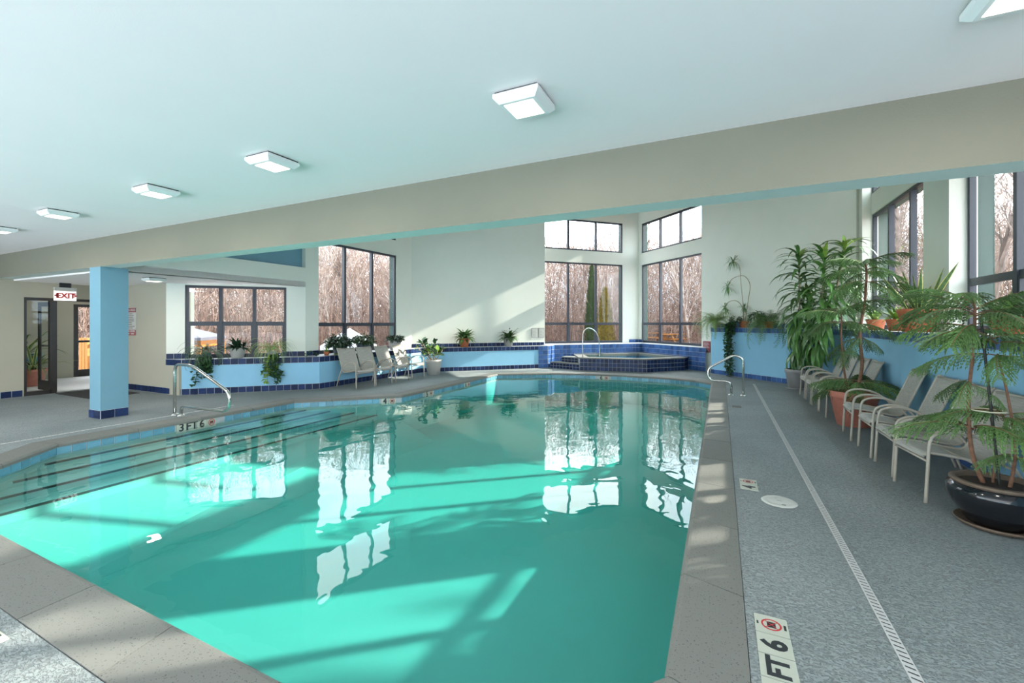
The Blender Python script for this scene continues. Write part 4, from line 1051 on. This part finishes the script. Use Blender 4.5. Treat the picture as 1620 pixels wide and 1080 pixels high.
for k in range(9):
    o = N1*(.06+rnd(0, .06)); s = D1*rnd(-.22, .28); e = rnd(-.66, -.3)
    link('vine', vine_mesh([(0,0,.02), tuple(o*.8+s*.6+Vector((0,0,.03))), tuple(o*1.3+s+Vector((0,0,e*.5))), tuple(o*1.3+s*1.1+Vector((0,0,e)))], 36, .09, 'leaf_ivy' if k % 3 else 'leaf_bright', 92+k), lv)
t = thing('small_sprig', (-8.66, 7.95, ZP), 'tiny green sprig hanging over the navy tiles left of the chairs', 'plant')
link('vine', vine_mesh([(-.06,0,.02),(.05,0,.02),(.08,.02,-.08),(.08,.05,-.2)], 22, .06, 'leaf_fern', 99), t)
t = thing('small_creeper', onl(2.45, .14), 'small dark creeper on the ledge corner right of the spider plant', 'plant')
link('vine', vine_mesh([(0,0,.01),(.05,.05,.12),(.1,.12,.1),(.15,.2,.03)], 26, .06, 'leaf_ivy', 100), t)
# plants in the vestibule
random.seed(101)
t = thing('potted_plant', (-15.5, 4.66, 0), 'variegated spiky plant in a terracotta pot behind the glass sidelight', 'plant'); pot(t, .26, .19, .42, 'terracotta_pink')
mv = [leaf_mesh('leaf', l, .06, ar, 'leaf_lily', 6, .25, 1.8, 'leaf_margin') for l, ar in ((.85, .6), (.75, 1.3), (.8, 2.0))]
tuft(t, mv, 30, .40, (20, 85), .06, (.7, 1.1))
t = thing('potted_plant', (-16.3, 4.72, 0), 'spiky plant in a blue glazed pot inside the entrance', 'plant'); pot(t, .36, .26, .75, 'pot_blue')
tuft(t, mv, 20, .70, (40, 88), .06, (.9, 1.4))

# ------------------------------------------------------------------ outdoors
CX, CY = -3.0, 6.0
OUT = [(3.5, -3.2), (3.5, 12.6), (-3.05, 19.05), (-9.75, 12.3), (-9.75, 7.7), (-17.2, 7.7), (-17.2, -3.2)]
def inner_r(th):
    d = Vector((math.cos(th), math.sin(th))); c = Vector((CX, CY)); best = 12.0; k = len(OUT)
    for i in range(k-1):
        a = Vector(OUT[i]); b_ = Vector(OUT[i+1]); e = b_-a; den = d.x*e.y-d.y*e.x
        if abs(den) < 1e-9: continue
        s = ((a.x-c.x)*e.y-(a.y-c.y)*e.x)/den; u = ((a.x-c.x)*d.y-(a.y-c.y)*d.x)/den
        if s > 0 and -1e-6 <= u <= 1+1e-6: best = s
    return best
def ground_z(r): 
    return -1.2 + (0 if r < 18 else (r-18)*.085 if r < 34 else 1.36+(r-34)*.035)
random.seed(5)
b = MB(); NT, NR = 110, 16; th0, th1 = R(-60), R(215); vs = []
for i in range(NT+1):
    th = th0+(th1-th0)*i/NT; ri = inner_r(th)
    for j in range(NR+1):
        r = ri + (75-ri)*(j/NR)**1.4
        vs.append((CX+r*math.cos(th), CY+r*math.sin(th), ground_z(r)+(rnd(-.15, .15) if r > 20 else 0)))
b.add(vs, [(i*(NR+1)+j, i*(NR+1)+j+1, (i+1)*(NR+1)+j+1, (i+1)*(NR+1)+j) for i in range(NT) for j in range(NR)])
struct('ground', b, 'leaf_litter', True, label='leaf covered woodland ground rising behind the building')
def tree_mesh(h, seed, m, spread=.5, depth=3, r0=.10):
    random.seed(seed); b = MB()
    def grow(p, d, l, r, lev):
        k = 4 if lev == 0 else 3; pts = [p]; q = p.copy(); dd = d.copy()
        for i in range(k):
            dd = (dd + Vector((rnd(-.16, .16), rnd(-.16, .16), rnd(0, .10)))).normalized(); q = q + dd*(l/k); pts.append(q.copy())
        b.tube(pts, r, 5 if lev == 0 else 3, False, r1=r*.45)
        if lev >= depth: return
        nb_ = (11, 6, 5, 4)[lev]
        for j in range(nb_):
            f = rnd(.28 if lev == 0 else .2, 1.0); i = min(k-1, int(f*k)); c = pts[i].lerp(pts[i+1], f*k-i)
            az = rnd(0, 6.28); s = spread*rnd(.7, 1.4)
            nd = (d*1.0 + Vector((math.cos(az)*s, math.sin(az)*s, rnd(.0, .3)))).normalized()
            grow(c, nd, l*(.34 if lev == 0 else .55)*rnd(.7, 1.2)*(1.15-.45*f), max(r*.42, .008), lev+1)
    grow(Vector((0,0,0)), Vector((rnd(-.04,.04), rnd(-.04,.04), 1)).normalized(), h, r0, 0)
    return b.mesh('bare_tree', m)
TM = [tree_mesh(rnd(7.5, 9.5), 200+k, 'tree_bark' if k % 2 else 'tree_pale', .55, 3, rnd(.06, .10)) for k in range(7)]
random.seed(6)
TL = 'slender bare woodland tree in the brown woods beyond the windows'
cnt = 0
while cnt < 250:
    th = rnd(R(52), R(186)); r = rnd(25, 50)
    x, y = CX+r*math.cos(th), CY+r*math.sin(th)
    o = link('bare_tree', random.choice(TM), None, (x, y, ground_z(r)-.2), (0, 0, rnd(0, 6.28)), rnd(.75, 1.12)*(1.0 if th > R(84) else 1.15))
    tag(o, TL, 'tree', 'bare woodland trees beyond the windows'); cnt += 1
BIG = tree_mesh(11, 300, 'tree_bark', .75, 3, .16)
for k, (x, y, s) in enumerate(((*ray(1572, 13.5), .85), (*ray(1545, 19), 1.0), (*ray(1425, 21), .95), (12.4, 13.4, 1.15), (15.2, 17.6, 1.25))):
    o = link('bare_tree', BIG, None, (x, y, ground_z(math.hypot(x-CX, y-CY))-.1), (0, 0, k*2.1), s)
    tag(o, ('large spreading bare tree close outside the right hand window', 'large bare tree standing second behind the right hand windows', 'large bare tree furthest back behind the right hand windows', 'large bare tree outside to the right, throwing dappled shade on the water', 'bare tree outside to the far right, behind the shade tree')[k], 'tree')
# dense brush of saplings and twigs, nobody could count it
def stick(b, p, q, w):
    d = (q-p).normalized(); a = d.cross(Vector((.3, .2, 1))).normalized()*w; c = d.cross(a).normalized()*w
    b.add([p-a, p+a*.5+c*.87, p+a*.5-c*.87, q], [(0,1,3),(1,2,3),(2,0,3)])
random.seed(8); b = MB()
for k in range(26000):
    th = rnd(R(54), R(188)); r = rnd(23, 54); x, y = CX+r*math.cos(th), CY+r*math.sin(th); z = ground_z(r)
    h = .7 + 5.5*random.random()**2.2
    stick(b, Vector((x, y, z-.1)), Vector((x+rnd(-.22, .22)*h, y+rnd(-.22, .22)*h, z+h)), rnd(.008, .020))
o = link('brush_thicket', b.mesh('brush_thicket', 'brush')); tag(o, 'dense reddish brown thicket of saplings under the bare trees', 'brush', None, 'stuff')
import numpy as np
def twig_cloud(n_, seed):
    g = np.random.default_rng(seed); th = g.uniform(R(56), R(188), n_); r = g.uniform(24, 58, n_)
    gz = np.where(r < 18, -1.2, np.where(r < 34, -1.2+(r-18)*.085, .16+(r-34)*.035))
    P_ = np.stack([CX+r*np.cos(th), CY+r*np.sin(th), gz+.3+8.0*g.random(n_)**1.35], 1)
    l = g.uniform(.4, 1.8, n_); az = g.uniform(0, 6.28, n_); pt = g.uniform(.3, 1.5, n_)
    d = np.stack([np.cos(az)*np.cos(pt), np.sin(az)*np.cos(pt), np.sin(pt)], 1); Q = P_ + d*l[:, None]
    a = np.cross(d, [.3, .2, 1.0]); a /= np.linalg.norm(a, axis=1)[:, None]; c = np.cross(d, a); w = g.uniform(.006, .018, n_)[:, None]
    V = np.stack([P_-a*w, P_+(a*.5+c*.87)*w, P_+(a*.5-c*.87)*w, Q], 1).reshape(-1, 3)
    F = (np.arange(n_)*4)[:, None, None] + np.array([[0,1,3],[1,2,3],[2,0,3]])[None]
    me = bpy.data.meshes.new('twig_canopy'); me.vertices.add(len(V)); me.vertices.foreach_set('co', V.ravel())
    me.loops.add(F.size); me.loops.foreach_set('vertex_index', F.ravel()); me.polygons.add(n_*3)
    me.polygons.foreach_set('loop_start', np.arange(n_*3)*3); me.update(calc_edges=True); me.materials.append(MAT['twig'])
    return me
o = link('twig_canopy', twig_cloud(270000, 4)); tag(o, 'haze of fine bare twigs filling the woods between the trunks', 'twigs', None, 'stuff')
# clipped evergreens
def evergreen(name, loc, h, r0, m, label, seed):
    random.seed(seed); b = MB()
    for k in range(1500):
        f = rnd(0, 1)**.8; rr = r0*(1-f)**.75*(.35+.65*min(1, f*8)); a = rnd(0, 6.28); q = Vector((rr*math.cos(a), rr*math.sin(a), .1+f*h*.96))
        d = Vector((math.cos(a)*.5, math.sin(a)*.5, .85)); s = Vector((-math.sin(a), math.cos(a), rnd(-.3, .3)))*rnd(.05, .1)
        b.add([q-s, q+s, q+d*rnd(.16, .3)], [(0,1,2)])
    b.cur = 1; b.lathe([(r0*.9*(1-f)**.75*(.35+.65*min(1, f*8)), .05+f*h*.93) for f in (0,.05,.12,.3,.5,.7,.85,.95,1)], 10)
    t = thing(name, loc, label, 'shrub'); link('foliage', b.mesh('foliage', [m, m]), t)
    b = MB(); b.tube([(0,0,-.3),(0,0,.3)], .05, 6); link('trunk', b.mesh('trunk', 'tree_bark'), t)

p = ray(936, 25.5); evergreen('arborvitae', (*p, -1.2), 6.2, .50, 'arborvitae', 'tall narrow dark green arborvitae outside the spa window', 1)
p = ray(957, 23.2); evergreen('golden_shrub', (*p, -1.2), 4.6, .75, 'gold_shrub', 'yellow green conical shrub beside the narrow arborvitae', 2)
p = ray(924, 22.5); evergreen('arborvitae', (*p, -1.2), 1.6, .45, 'arborvitae', 'low dark evergreen at the foot of the narrow arborvitae', 3)
# white tent outside the tall window
def canopy(loc, w, ze, za, m, label, name, posts, rz=0.4, beam=None):
    t = thing(name, loc, label, 'canopy', rz=rz); b = MB(); h = w/2
    b.add([(-h,-h,ze),(h,-h,ze),(h,h,ze),(-h,h,ze),(0,0,za)], [(0,1,4),(1,2,4),(2,3,4),(3,0,4)])
    b.add([(-h,-h,ze),(h,-h,ze),(h,h,ze),(-h,h,ze),(-h,-h,ze-.25),(h,-h,ze-.25),(h,h,ze-.25),(-h,h,ze-.25)], [(0,4,5,1),(1,5,6,2),(2,6,7,3),(3,7,4,0)])
    link('roof', b.mesh('roof', m), t)
    for sx in (-1, 1):
        for sy in (-1, 1):
            b = MB(); b.box(sx*(h-.06)-.05, sx*(h-.06)+.05, sy*(h-.06)-.05, sy*(h-.06)+.05, 0, ze); link('post', b.mesh('post', posts), t)
    if beam:
        for s in (-1, 1):
            b = MB(); b.box(-h, h, s*(h-.06)-.06, s*(h-.06)+.06, ze-.32, ze-.1); link('beam', b.mesh('beam', beam), t)
            b = MB(); b.box(s*(h-.06)-.06, s*(h-.06)+.06, -h, h, ze-.32, ze-.1); link('beam', b.mesh('beam', beam), t)
    return t
p = ray(553, 20.5); t = canopy((*p, -1.2), 1.9, 1.75, 2.55, 'canopy_white', 'white pointed tent outside the tall window', 'tent', 'canopy_white')
b = MB(); b.box(-.93,.93,-.93,.93,.35,1.6); link('side_curtain', b.mesh('side_curtain', 'canopy_white'), t)
p = ray(272, 15.5); canopy((*p, -1.2), 2.6, 2.28, 2.78, 'canopy_grey', 'grey pitched gazebo roof on orange wooden posts outside the low window', 'gazebo', 'wood_orange', .75, 'wood_orange')
# wooden railing by the entrance and benches by the woods
p = ray(131, 15.5); t = thing('wooden_gate', (*p, 0), 'orange wooden gate post seen through the open entrance door', 'fence')
for k in range(3):
    b = MB(); b.box(-.2+k*.22, -.02+k*.22, -.03, .03, -.3, 1.05); link('board', b.mesh('board', 'wood_orange'), t)
b = MB(); b.box(-.3,.7,.03,.08,.75,.85); b.box(-.3,.7,.03,.08,.1,.2); link('crossrail', b.mesh('crossrail', 'wood_orange'), t)
def bench(p, z, label, rz):
    t = thing('picnic_table', (*p, z), label, 'table', 'wooden picnic tables outside', rz=rz)
    b = MB(); b.box(-.9,.9,-.38,.38,.72,.76); link('top', b.mesh('top', 'wood_orange'), t)
    for s in (-1, 1):
        b = MB(); b.box(-.9,.9,s*.62-.13,s*.62+.13,.43,.47); link('seat', b.mesh('seat', 'wood_orange'), t)
        b = MB(); b.tube([(s*.6,-.62,0),(s*.6,-.2,.72)], .05, 4); b.tube([(s*.6,.62,0),(s*.6,.2,.72)], .05, 4); b.tube([(s*.6,-.7,.41),(s*.6,.7,.41)], .04, 4); link('leg_frame', b.mesh('leg_frame', 'wood_orange'), t)
bench(ray(1030, 30), .18, 'orange picnic table outside the spa window, left one', .4); bench(ray(1066, 29), .12, 'orange picnic table outside the spa window, right one', 1.1)
